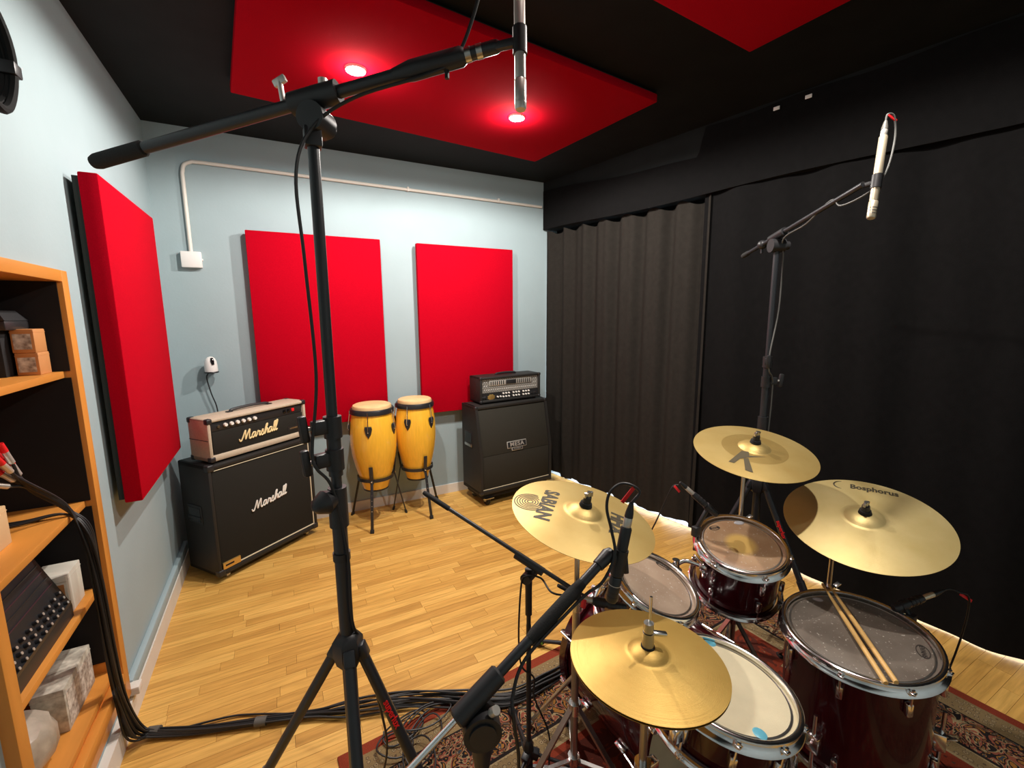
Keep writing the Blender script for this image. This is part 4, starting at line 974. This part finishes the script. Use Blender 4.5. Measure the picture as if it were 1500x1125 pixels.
cymbal_stand('chrome boom cymbal stand under the large ride', (2.546, -3.143, .921), nvec(-.271, -.127), .040, (2.62, -3.02, ZR), (2.62, -3.02, .715), .28, 60)
# hi-hat stand
t = Thing('hi_hat_stand', 'chrome hi-hat stand with clutch on its rod', 'stand', (HC.x, HC.y, ZR))
t.p('pull_rod', MB().cyl((HC.x, HC.y, .55), (HC.x+.004, HC.y, 1.045), .0034, 10), CHROME)
cz = HC.z+.034
cl = t.p('clutch', MB().cyl((HC.x, HC.y, cz), (HC.x, HC.y, cz+.034), .014, 16, .013).cyl((HC.x, HC.y, cz+.036), (HC.x, HC.y, cz+.058), .0115, 16), CHROMED)
t.p('wing_nut', MB().bar((HC.x+.008, HC.y, cz+.030), (HC.x+.042, HC.y-.016, cz+.024), .012, .010, bev=.003), CHROME, cl)
t.p('felt', MB().cyl((HC.x, HC.y, cz-.012), (HC.x, HC.y, cz), .016, 14), FELT)
t.p('cymbal_seat', MB().cyl((HC.x, HC.y, HC.z-.060), (HC.x, HC.y, HC.z-.036), .022, 18, .026).cyl((HC.x, HC.y, HC.z-.085), (HC.x, HC.y, HC.z-.06), .016, 14), CHROMED)
t.p('tube', MB().cyl((HC.x, HC.y, .08), (HC.x, HC.y, .60), .0125, 14).cyl((HC.x, HC.y, .58), (HC.x, HC.y, HC.z-.07), .0095, 12), CHROMED)
t.p('clamp', MB().cyl((HC.x, HC.y, .57), (HC.x, HC.y, .61), .020, 14).box((HC.x+.01, HC.y-.012, .575), (HC.x+.045, HC.y+.012, .60), bev=.004), CHROME)
for k in range(3):
    a = math.radians(20+120*k); d = V((math.cos(a), math.sin(a), 0)); f = V((HC.x, HC.y, ZR+.014))+d*.27
    lg = t.p('leg', MB().bar(V((HC.x, HC.y, .33))+d*.014, f, .020, .006, d), CHROMED)
    t.p('rubber_foot', MB().ball(f, .013, 10), RUBBER, lg)
t.p('footboard', MB().bar((HC.x+.02, HC.y-.33, ZR+.015), (HC.x+.01, HC.y-.03, ZR+.07), .07, .008, (0, 0, 1), .002), CHROMED)

# ------------------------------------------------------------------ drumsticks
fz = lambda x, y_: .664+.078*(x-2.269)+.004*(y_+3.275)
for lab, a, b in (('pale wooden drumstick across the floor tom, beside its twin', (2.386, -3.122), (2.110, -3.417)), ('pale wooden drumstick across the floor tom, beside its twin', (2.402, -3.136), (2.136, -3.430))):
    A = V((a[0], a[1], fz(*a)+.006)); B = V((b[0], b[1], fz(*b)+.008)); A2 = A+(A-B).normalized()*.045
    P = [B, B.lerp(A2, .02), B.lerp(A2, .55), B.lerp(A2, .86), B.lerp(A2, .93), B.lerp(A2, .95), B.lerp(A2, .975), A2]
    one('drumstick', lab, 'drumstick', MB().tube(P, [.0062, .0072, .0072, .0045, .0030, .0045, .0050, .0022], 12), STICK, B, 'drumsticks')

# ------------------------------------------------------------------ microphone stands
def tripod(t, x, y_, zh, feet, r0=.0175, r1=.0125, ztop=2.1, zj=1.35, mt=None, hubr=.038, leg_r=.0165):
    mt = mt or BLACKM
    t.p('lower_tube', MB().cyl((x, y_, max(.03, zh*.2-.03)), (x, y_, zj), r0, 16), mt)
    t.p('upper_tube', MB().cyl((x, y_, zj-.05), (x, y_, ztop), r1, 16), mt)
    t.p('hub', MB().lathe([(r0, -.055), (hubr*.8, -.05), (hubr, -.02), (hubr, .018), (hubr*.7, .034), (r0, .04)], 6, Matrix.Translation((x, y_, zh))), BLACKP)
    legs = []
    for fx, fy, fz_ in feet:
        d = (V((fx, fy, 0))-V((x, y_, 0))).normalized(); a = V((x, y_, zh-.015))+d*hubr*.85; f = V((fx, fy, fz_+.02))
        lg = t.p('leg', MB().tube([a, a.lerp(f, .5), a.lerp(f, .5), f], [leg_r*.86, leg_r*.86, leg_r*1.08, leg_r*1.08], 12).box((-.016, -.014, -.02), (.016, .014, .02), frame_m(a, (f-a), d), bev=.004), mt)
        t.p('brace', MB().bar(V((x, y_, max(.05, zh*.22)))+d*r0, a.lerp(f, .66), .012, .004, d), mt, lg)
        t.p('rubber_foot', MB().cyl(f-V((0, 0, .02)), f+(a-f).normalized()*.05, .017, 12, .015), RUBBER, lg)
        legs.append((a, f, lg))
    t.p('leg_collar', MB().cyl((x, y_, max(.035, zh*.22-.02)), (x, y_, max(.065, zh*.22+.02)), r0+.006, 14), BLACKP)
    return legs
def knob_clamp(t, x, y_, z, side, r=.021):
    """collar with a T-shaped clamping knob pointing to side"""
    d = V((math.cos(side), math.sin(side), 0)); c = V((x, y_, z))
    cl = t.p('clamp', MB().cyl(c-V((0, 0, .030)), c+V((0, 0, .022)), r, 14).bar(c+d*.006, c+d*.050, .024, .034, (0, 0, 1), .004), BLACKP)
    t.p('clamp_screw', MB().cyl(c+d*.050, c+d*.068, .006, 10), SILVER, cl)
    t.p('clamp_knob', MB().bar(c+d*.066-V((0, 0, .030)), c+d*.072+V((0, 0, .034)), .018, .020, d, .006), BLACKP, cl)
def boom(t, L, C, R, r=.0095, grip=.10, head_r=.042, axis=None):
    L, C, R = V(L), V(C), V(R); u = (R-L).normalized()
    t.p('boom', MB().tube([L, R], r, 14), BLACKM)
    t.p('counter_grip', MB().tube([L-u*.004, L+u*.006, L+u*grip, L+u*(grip+.004)], [r*1.1, r*1.32, r*1.30, r*1.05], 14), FOAM)
    ax = axis or u.cross(V((0, 0, 1))).normalized(); ax = V(ax)
    cl = t.p('boom_clamp', MB().tube([C-u*.055, C+u*.055], r*1.7+.002, 14), BLACKP)
    t.p('clutch_disc', MB().cyl(C-ax*.030-V((0, 0, .045)), C+ax*.030-V((0, 0, .045)), head_r*.72, 20), BLACKP, cl)
    t.p('clutch_knob', MB().cyl(C-ax*.052-V((0, 0, .045)), C-ax*.030-V((0, 0, .045)), head_r*.45, 12), BLACKP, cl)
    return u, ax
def superlux(t, a, f):
    """red lettering along a leg, on the side that faces the room's entrance"""
    u = (f-a).normalized(); c = a.lerp(f, .23); out = (CAM_SIDE-c); out = (out-u*out.dot(u)).normalized()
    x = u; y_ = out.cross(x); r = .0152
    M = Matrix(((x.x, y_.x, out.x, c.x+out.x*r), (x.y, y_.y, out.y, c.y+out.y*r), (x.z, y_.z, out.z, c.z+out.z*r), (0, 0, 0, 1)))
    return text_mb('superlux', .0245, .0012, 0, M, bold=.0005)
CAM_SIDE = V((.85, -4.2, 1.6))
# 1: tall overhead stand in the foreground
SX, SY = .782, -2.788
t = Thing('boom_stand', 'tall black boom microphone stand with red lettering on one leg, beside the rug', 'microphone stand', (SX, SY, 0), 0, 'black microphone stands')
lg = tripod(t, SX, SY, .84, [(.372, -2.50, 0), (.742, -3.29, 0), (1.07, -2.93, ZR)], .0178, .0125, 2.09, 1.235)
t.p('lettering', superlux(t, lg[2][0], lg[2][1]), REDLET, lg[2][2], label='red letters superlux')
t.p('height_collar', MB().cyl((SX, SY, 1.17), (SX, SY, 1.27), .023, 16, .022), BLACKP); t.p('tube_ring', MB().cyl((SX, SY, 1.08), (SX, SY, 1.10), .021, 16), BLACKP)
dk = V((-.86, -.5, 0)).normalized()
t.p('height_knob', MB().tube([V((SX, SY, 1.245))+dk*.014, V((SX, SY, 1.243))+dk*.035, V((SX, SY, 1.240))+dk*.060, V((SX, SY, 1.238))+dk*.068], [.022, .030, .018, .006], 14), BLACKP)
knob_clamp(t, SX, SY, 1.345, math.radians(200)); knob_clamp(t, SX, SY, 1.425, math.radians(200))
t.p('middle_tube', MB().cyl((SX, SY, 1.30), (SX, SY, 1.44), .0165, 16), BLACKM)
B1L, B1C, B1R = V((.337, -2.475, 2.042)), V((.793, -2.784, 2.148)), V((1.120, -3.006, 2.223))
u1, ax1 = boom(t, B1L, B1C, B1R, .0130, .13)
t.p('top_bracket', MB().box((SX-.018, SY-.018, 2.045), (SX+.018, SY+.018, 2.085), bev=.004), BLACKP)
t.p('lock_screw', MB().cyl(B1C-u1*.075+V((0, 0, .010)), B1C-u1*.080+V((0, 0, .052)), .006, 10).bar(B1C-u1*.08+V((0, 0, .05))-u1*.014, B1C-u1*.08+V((0, 0, .058))+u1*.014, .010, .016, (0, 0, 1), .003), SILVER)
t.p('lock_screw', MB().cyl(B1C+u1*.02+V((0, 0, .010)), B1C+u1*.02+V((0, 0, .034)), .010, 12), SILVER)
t.p('boom_sleeve', MB().tube([B1C.lerp(B1R, .45), B1C.lerp(B1R, .55), B1C.lerp(B1R, .82), B1C.lerp(B1R, .84)], [.0135, .020, .019, .0145], 14), BLACKP)
t.p('sleeve_screw', MB().cyl(B1C.lerp(B1R, .74)-V((0, 0, .012)), B1C.lerp(B1R, .74)-V((0, 0, .034)), .005, 8), BLACKP)
for k in (.84, .90): t.p('collar', MB().tube([B1C.lerp(B1R, k), B1C.lerp(B1R, k+.03)], .0145, 12), CHROMED)
def pencil_mic(name, label, tail, nose, r, m, grille=True, tape=True, group='microphones', cap=None, vent=None):
    tail, nose = V(tail), V(nose); u = (nose-tail).normalized(); L_ = (nose-tail).length
    t = Thing(name, label, 'microphone', tail, 0, group)
    t.p('body', MB().tube([tail, tail+u*.004, nose-u*.062, nose-u*.060], [r*.85, r, r, r*.96], 18), m)
    t.p('capsule', MB().tube([nose-u*.059, nose-u*.057, nose-u*.004, nose], [r*.96, r*1.07, r*1.07, r*.9], 18), cap or m)
    for k in range(3): t.p('vent_ring', MB().tube([nose-u*(.012+.010*k), nose-u*(.015+.010*k)], r*1.075, 18), vent or BLACKP)
    return t, u
def xlr(t, tail, u, r=.0092, m=SILVER, boot=BLACKP, ln=.036):
    tail = V(tail)
    k = t.p('connector', MB().tube([tail, tail-u*.003, tail-u*ln, tail-u*(ln+.004)], [r*.9, r, r, r*.8], 14), m)
    t.p('boot', MB().tube([tail-u*(ln+.002), tail-u*(ln+.012), tail-u*(ln+.034)], [r*1.02, r*.95, r*.5], 12), boot, k)
    return tail-u*(ln+.034)
# overhead mic 1 (hangs from the boom tip)
m1a, m1b = V((1.160, -3.034, 2.345)), V((1.147, -3.062, 2.088))
t1, u = pencil_mic('condenser_microphone', 'silver pencil microphone hanging upright from the tall boom stand', m1a, m1b, .0112, SILVER, vent=SILVER)
e1 = xlr(t1, m1a, u)
cpt = m1a.lerp(m1b, .48)
t.p('mic_clip', MB().tube([cpt-u*.026, cpt+u*.026], .0145, 16).bar(B1R-u1*.01, cpt-u1*.004, .014, .016, (0, 0, 1), .003).ball(B1R, .013, 12), BLACKP)
one('microphone_cable', 'black cable from the silver hanging microphone along the tall boom to the floor', 'cable', MB().tube(catmull([e1, e1+V((-.01, 0, .05)), e1+V((-.05, .02, .05)), e1+V((-.062, .03, -.06)), B1R+u1*-.075+V((0, 0, .012)), B1R-u1*.14+V((0, -.012, -.018)), B1C+u1*.09+V((0, -.015, -.025)), B1C+V((-.012, -.03, -.07)), (SX-.040, SY-.030, 1.98), (SX-.036, SY-.030, 1.80), (SX-.030, SY-.028, 1.55), (SX-.050, SY-.030, 1.38), (SX-.044, SY-.034, 1.335), (SX-.012, SY-.026, 1.275), (SX+.012, SY-.022, 1.10), (SX+.012, SY-.022, .92), (SX+.040, SY+.02, .80), (SX+.11, SY+.16, .35), (SX+.115, SY+.35, .012), (SX+.16, SY+.52, .014)], 7), .0036, 8), CABLE)

# 2: overhead stand behind the kit
SX, SY = 2.735, -2.612
t = Thing('boom_stand', 'tall black boom microphone stand behind the crash with the large K', 'microphone stand', (SX, SY, 0), 0, 'black microphone stands')
lg = tripod(t, SX, SY, .86, [(2.80, -3.02, ZR), (3.12, -2.40, 0), (2.44, -2.36, ZR)], .0178, .0125, 2.00, 1.17)
t.p('lettering', superlux(t, lg[0][0], lg[0][1]), REDLET, lg[0][2], label='red letters superlux')
knob_clamp(t, SX, SY, 1.46, math.radians(215)); knob_clamp(t, SX, SY, 1.365, math.radians(-30))
t.p('middle_tube', MB().cyl((SX, SY, 1.15), (SX, SY, 1.47), .0165, 16), BLACKM)
t.p('height_collar', MB().cyl((SX, SY, 1.10), (SX, SY, 1.19), .023, 16), BLACKP)
B2C = V((SX, SY, 2.035)); B2R = V((2.497, -3.047, 2.118)); u2 = (B2R-B2C).normalized(); B2L = B2C-u2*.36-V((0, 0, .03))
B2L = B2C+(B2C-B2R)*.62
u2, ax2 = boom(t, B2L, B2C, B2R, .0095, .05)
t.p('counter_clamp', MB().ball(B2C-u2*.13, .022, 12).cyl(B2C-u2*.13-V((0, 0, .04)), B2C-u2*.13, .006, 8), BLACKP)
m2a, m2b = V((2.545, -3.069, 2.272)), V((2.463, -3.096, 1.994))
t2, u = pencil_mic('condenser_microphone', 'champagne pencil microphone hanging over the floor tom side', m2a, m2b, .0125, GOLDM, vent=CHROMED)
e2 = xlr(t2, m2a, u, .010, SILVER, GREYTAPE, .02)
c2 = m2a.lerp(m2b, .56)
t.p('mic_clip', MB().tube([c2-u*.024, c2+u*.024], .0155, 16).bar(B2R-u2*.02, c2, .013, .015, (0, 0, 1), .003), BLACKP)
one('microphone_cable', 'thin grey cable from the champagne microphone along its boom', 'cable', MB().tube(catmull([e2, e2+V((.004, -.002, .022)), e2+V((.022, -.014, .012)), e2+V((.028, -.02, -.06)), c2+V((.03, -.01, .03)), c2+V((.0, .0, -.02))-u2*.03, B2R-u2*.10+V((0, 0, -.030)), B2R-u2*.16+V((0, 0, .012)), B2R-u2*.30+V((0, 0, -.022)), B2C+u2*.05+V((0, 0, -.03)), (SX+.022, SY-.02, 1.93), (SX+.020, SY-.02, 1.70), (SX-.035, SY-.03, 1.50), (SX-.030, SY-.03, 1.42), (SX+.022, SY-.02, 1.34), (SX+.024, SY-.01, 1.0), (SX+.05, SY+.05, .5), (SX+.02, SY+.12, .02)], 6), .0032, 8), CABLEG)
one('cable_marker', 'red tape marker on the cable of the champagne microphone', 'tape', MB().bar(e2+V((.004, -.004, .020)), e2+V((.030, -.018, .000)), .010, .003, (0, 1, 0), .001), REDTAPE)

# 3: hi-hat stand mic in front
SX, SY = .951, -3.262
t = Thing('boom_stand', 'black boom microphone stand reaching over the hi-hat', 'microphone stand', (SX, SY, 0), 0, 'black microphone stands')
tripod(t, SX, SY, .30, [(.66, -3.12, 0), (1.05, -2.98, ZR), (.99, -3.56, ZR)], .0125, .0095, .93, .60, leg_r=.010, hubr=.028)
B3L, B3C, B3R = V((.76, -3.270, .908)), V((.951, -3.250, 1.005)), V((1.268, -3.217, 1.172))
u3 = (B3R-B3L).normalized()
t.p('boom', MB().tube([B3C, B3R], .0100, 14), BLACKM)
t.p('boom_tail', MB().tube([B3L, B3C], .0058, 12), CHROME, label='bright steel boom tail')
t.p('boom_clamp', MB().tube([B3C-u3*.052, B3C-u3*.048, B3C+u3*.048, B3C+u3*.052], [.014, .0185, .0185, .014], 16), BLACKP)
hb = V((SX, SY, .955)); axc = V((-.28, -.96, 0))
t.p('clutch_disc', MB().cyl(hb-axc*.020, hb+axc*.022, .034, 24), BLACKP)
t.p('clutch_ring', MB().cyl(hb+axc*.022, hb+axc*.026, .024, 20), BLACKM)
t.p('clutch_knob', MB().cyl(hb-axc*.050, hb-axc*.020, .022, 12), BLACKP)
t.p('clutch_screw', MB().cyl(hb+V((.012, -.02, .038)), hb+V((.016, -.03, .050)), .008, 12), SILVER)
t.p('neck', MB().tube([(SX, SY, .93), (SX, SY, .90), (SX, SY, .86), (SX, SY, .84)], [.020, .018, .012, .012], 14), BLACKP)
t.p('boom_sleeve', MB().tube([B3C.lerp(B3R, .36), B3C.lerp(B3R, .42), B3C.lerp(B3R, .70), B3C.lerp(B3R, .78)], [.0105, .0135, .0135, .0105], 14), FOAM)
t.p('boom_tip', MB().tube([B3R-u3*.03, B3R+u3*.004, B3R+u3*.016], [.013, .015, .009], 14), BLACKP)
m3a, m3b = V((1.311, -3.227, 1.232)), V((1.282, -3.218, 1.063))
t3, u = pencil_mic('condenser_microphone', 'black microphone with silver connector pointing down at the hi-hat', m3a, m3b, .0122, BLACKP, cap=BLACKM)
t3.p('stripe', MB().tube([m3b-u*.040, m3b-u*.0385], .0134, 18), SILVER)
e3 = xlr(t3, m3a, u, .0092, SILVER, BLACKP, .020)
c3 = m3a.lerp(m3b, .45)
t.p('mic_clip', MB().tube([c3-u*.026, c3+u*.030], .0150, 16).bar(B3R, c3, .016, .02, (0, 0, 1), .003).box((-.02, -.008, .008), (.02, .008, .020), frame_m(c3+u*.01, V((.9, -.4, .1)), u), bev=.003), BLACKP)
one('microphone_cable', 'black cable looping over the hi-hat microphone and along its boom', 'cable', MB().tube(catmull([e3, (1.341, -3.231, 1.305), (1.327, -3.221, 1.320), (1.305, -3.209, 1.323), (1.284, -3.201, 1.304), (1.276, -3.203, 1.271), (1.279, -3.216, 1.228), (1.276, -3.232, 1.180), (1.24, -3.24, 1.135), (1.20, -3.238, 1.118), B3C.lerp(B3R, .6)+V((0, -.014, -.012)), B3C.lerp(B3R, .3)+V((0, -.014, -.012)), B3C+V((.06, -.02, -.01)), (1.005, -3.285, .955), (1.02, -3.27, .80), (1.0, -3.2, .4), (1.05, -3.0, .02)], 6), .0034, 8), CABLE)
one('cable_marker', 'red tape marker on the cable loop above the hi-hat microphone', 'tape', MB().bar((1.331, -3.224, 1.316), (1.306, -3.216, 1.284), .010, .002, (0, 1, 0)), REDTAPE)

# 4: short stand at the left of the bass drum
SX, SY = 1.377, -2.692
t = Thing('boom_stand', 'short black boom microphone stand in front of the bass drum', 'microphone stand', (SX, SY, ZR), 0, 'black microphone stands')
tripod(t, SX, SY, .12, [(1.447, -2.425, ZR), (1.13, -2.86, ZR), (1.62, -2.86, ZR)], .0088, .0078, .80, .62, leg_r=.0075, hubr=.020)
B4L, B4C, B4R = V((1.134, -2.320, 1.014)), V((1.376, -2.698, .854)), V((1.488, -2.880, .793))
u4, ax4 = boom(t, B4L, B4C, B4R, .0072, .12, .026)
t.p('neck', MB().tube([(SX, SY, .70), (SX, SY, .78), (SX, SY, .83)], [.010, .013, .013], 12), BLACKP)
t.p('grip_tube', MB().cyl((SX, SY, .66), (SX, SY, .76), .012, 12), BLACKP)
m4a, m4b = V((1.495, -2.888, .792)), V((1.585, -2.942, .770))
t4, u = pencil_mic('dynamic_microphone', 'dark microphone pointing at the small rack tom', m4a, m4b, .012, BLACKM, cap=BLACKM)
e4 = xlr(t4, m4a, u, .0092)
t.p('mic_clip', MB().tube([m4a+u*.01, m4a+u*.04], .015, 14), BLACKP)
one('cable_marker', 'red tape marker on the cable beside the small rack tom microphone', 'tape', MB().bar(V((1.470, -2.880, .80)), V((1.462, -2.884, .776)), .012, .012, (0, 1, 0), .001), REDTAPE)
one('microphone_cable', 'black cable hanging beside the short microphone stand', 'cable', MB().tube(catmull([e4, e4+V((-.05, .03, .01)), B4C+u4*.04+V((0, -.01, -.025)), B4C+V((-.025, -.02, -.03)), (SX-.035, SY-.01, .78), (SX-.045, SY-.01, .60), (SX-.028, SY, .47), (SX+.012, SY-.016, .42), (SX+.014, SY-.016, .34), (SX+.05, SY-.05, .22), (SX+.05, SY-.06, .12), (SX+.01, SY-.06, .03), (SX-.2, SY+.1, .016)], 7), .0032, 8), CABLE)

# 5: low stand before the bass drum
SX, SY = 1.93, -2.36
t = Thing('boom_stand', 'low black microphone stand hidden behind the bass drum', 'microphone stand', (SX, SY, ZR), 0, 'black microphone stands')
tripod(t, SX, SY, .10, [(1.735, -2.122, 0), (2.16, -2.27, ZR), (1.90, -2.50, ZR)], .0088, .0078, .33, .24, leg_r=.009, hubr=.020)
d = (V((SX, SY, .08))-V((1.735, -2.122, .02))).normalized(); t.p('ring', MB().tube([V((1.735, -2.122, .024))+d*.045, V((1.735, -2.122, .024))+d*.052], .0185, 12), GREENT)
boom(t, (1.692, -2.409, .507), (SX-.03, SY-.06, .36), (2.0, -2.50, .29), .0065, .06, .024)

# clip-on tom microphones
def clip_mic(label, tail, nose, rim, mr, cab, marker, con=SILVER, clab='', mlab=''):
    tail, nose, rim = V(tail), V(nose), V(rim)
    t, u = pencil_mic('clip_microphone', label, tail, nose, mr, BLACKM, cap=BLACKM)
    for k in range(3): t.p('ridge', MB().tube([tail.lerp(nose, .15+.12*k), tail.lerp(nose, .20+.12*k)], mr*1.12, 14), BLACKP)
    e = xlr(t, tail, u, .0085, con)
    t.p('clip', MB().tube([tail.lerp(nose, .55), tail.lerp(nose, .75)], mr*1.25, 14).bar(tail.lerp(nose, .65), rim, .018, .012, (0, 1, 0), .003).box((-.016, -.012, -.028), (.016, .012, .012), Matrix.Translation(rim), bev=.004), BLACKP)
    t.p('clip_screw', MB().cyl(rim-V((0, 0, .02)), rim-V((0, 0, .07)), .003, 8).ball(rim-V((0, 0, .07)), .006, 8), SILVER)
    P = [e]+[V(c) for c in cab]
    one('microphone_cable', clab, 'cable', MB().tube(catmull(P, 6), .003, 8), CABLE)
    one('cable_marker', mlab, 'tape', MB().bar(marker[0], marker[1], .010, .003, (0, 1, 0), .001), REDTAPE)
clip_mic('black clip-on microphone at the edge of the amber rack tom', (2.065, -2.778, .992), (2.150, -2.825, .905), (2.075, -2.795, .85), .0115,
    [(2.022, -2.745, 1.025), (2.005, -2.735, 1.02), (1.995, -2.72, .98), (2.0, -2.64, .80), (2.05, -2.49, .58), (2.12, -2.43, .28), (2.17, -2.40, .022)], ((2.004, -2.74, 1.022), (2.018, -2.755, 1.000)), SILVER, 'thin black cable of the clip-on microphone on the amber rack tom', 'red tape marker on the amber rack tom microphone cable')
clip_mic('black clip-on microphone at the far edge of the floor tom', (2.545, -3.335, .728), (2.455, -3.292, .692), (2.487, -3.33, .672), .0125,
    [(2.625, -3.372, .757), (2.65, -3.39, .748), (2.68, -3.41, .72), (2.69, -3.40, .55), (2.70, -3.35, .2), (2.8, -3.3, .02)], ((2.655, -3.392, .742), (2.690, -3.413, .716)), GOLDM, 'thin black cable of the clip-on microphone on the floor tom', 'red tape marker on the floor tom microphone cable')

# ------------------------------------------------------------------ cables from the bookcase over the floor
rr = random.Random(11)
N_C = 12
spine = [(.034, -1.905, .95), (.044, -1.90, .78), (.046, -1.90, .45), (.048, -1.88, .24), (.062, -1.845, .06), (.13, -1.845, .022), (.30, -1.918, .020), (.52, -1.991, .020), (.70, -2.050, .020), (.86, -2.104, .022), (1.07, -2.175, .024), (1.28, -2.285, .026), (1.47, -2.378, .026), (1.66, -2.365, .026), (1.82, -2.345, .026)]
for k in range(N_C):
    a = 2*PI*k/N_C; r0 = (.008 if k % 2 else .0145) if k else 0
    fan = [(-.082-.008*(k % 3), -1.962-.014*(k % 4), 1.185+.008*k-.02*(k % 3)), (-.070, -1.945-.004*k, 1.125+.006*k), (-.008, -1.905, 1.030+.003*k)]
    if k >= 9: fan = [(-.24, -1.90-.03*(k-9), 1.012), (-.12, -1.90-.015*(k-9), 1.011), (-.015, -1.90, 1.014)]
    P = []
    for i, s in enumerate(spine):
        sp_ = 1.0 if 5 <= i <= 8 else (1.3 if i < 5 else 2.4)
        if i == 4: sp_ = 2.2
        ph = a+.5*i
        P.append((s[0]+r0*sp_*math.cos(ph)*(.8 if i < 5 else .5), s[1]+r0*sp_*(math.sin(ph) if i < 5 else math.cos(ph)*1.1), max(.006 if s[2] < .03 and i < 10 else (.016 if s[2] < .05 else 0), s[2]+(r0*sp_*.55*math.sin(ph) if i >= 5 else r0*.3*math.sin(ph)))))
    if k == 3: P[7] = (P[7][0]-.05, P[7][1]+.07, .008); P[6] = (P[6][0]+.06, P[6][1]+.04, .010)
    if k == 5: P[10] = (P[10][0], P[10][1]+.05, .008); P[9] = (P[9][0]+.06, P[9][1]+.03, .008)
    cb = one('microphone_cable', 'black cable in the bundle from the bookcase across the floor', 'cable', MB().tube(catmull(fan+P, 7), .0042, 7), CABLE, (.05, -1.8, 0), 'bundled floor cables')
    if k < 9:
        f0, f1 = V(fan[0]), V(fan[1]); u = (f0-f1).normalized()
        t = Thing('cable_plug', 'silver cable plug with red tape on the middle shelf', 'plug', f0, 0, 'cable plugs on the middle shelf')
        t.p('shell', MB().tube([f0, f0+u*.004, f0+u*.045], [.005, .0085, .0085], 12), SILVER)
        t.p('tape', MB().tube([f0+u*.045, f0+u*.075], .0092, 12), REDTAPE)
for lab, c, d in (('grey tape band around the cable bundle near the skirting', (.115, -1.828, .020), (.17, -.06, 0)), ('grey tape band around the cable bundle between bookcase and rug', (.50, -1.984, .020), (.18, -.06, 0))):
    u = V(d).normalized(); c = V(c)
    one('cable_tape', lab, 'tape', MB().tube([c-u*.022, c+u*.022], .0205, 14, flat=((0, 0, 1), .82)), GREYTAPE, c, 'tape bands')
# loose loops on the rug's corner
loops = [((1.02, -2.30), .10, .06, .3), ((1.08, -2.38), .13, .07, .9), ((.97, -2.36), .08, .06, -.4), ((1.12, -2.30), .12, .05, .1), ((1.03, -2.46), .11, .07, 1.4)]
for i, (c, ra, rb_, an) in enumerate(loops):
    P = []
    for j in range(30):
        a = .4*i+2*PI*1.25*j/29; g_ = 1-.25*j/29; x = ra*g_*math.cos(a); y_ = rb_*g_*math.sin(a)
        P.append((c[0]+x*math.cos(an)-y_*math.sin(an), c[1]+x*math.sin(an)+y_*math.cos(an), ZR+.006+.010*(.5+.5*math.sin(3*a+i))+.004*i))
    one('loose_cable', 'black cable loop lying on the rug corner by the tall boom stand', 'cable', MB().tube(P, .0034, 7), CABLE, (c[0], c[1], ZR), 'loose cable loops')
one('loose_cable', 'black cable running over the rug to the short microphone stand', 'cable', MB().tube(catmull([(1.00, -2.44, .016), (1.10, -2.62, .016), (1.20, -2.72, .016), (1.30, -2.80, .016), (1.38, -2.95, .016), (1.30, -3.15, .016)], 8), .0034, 7), CABLE)
bpy.context.view_layer.update()
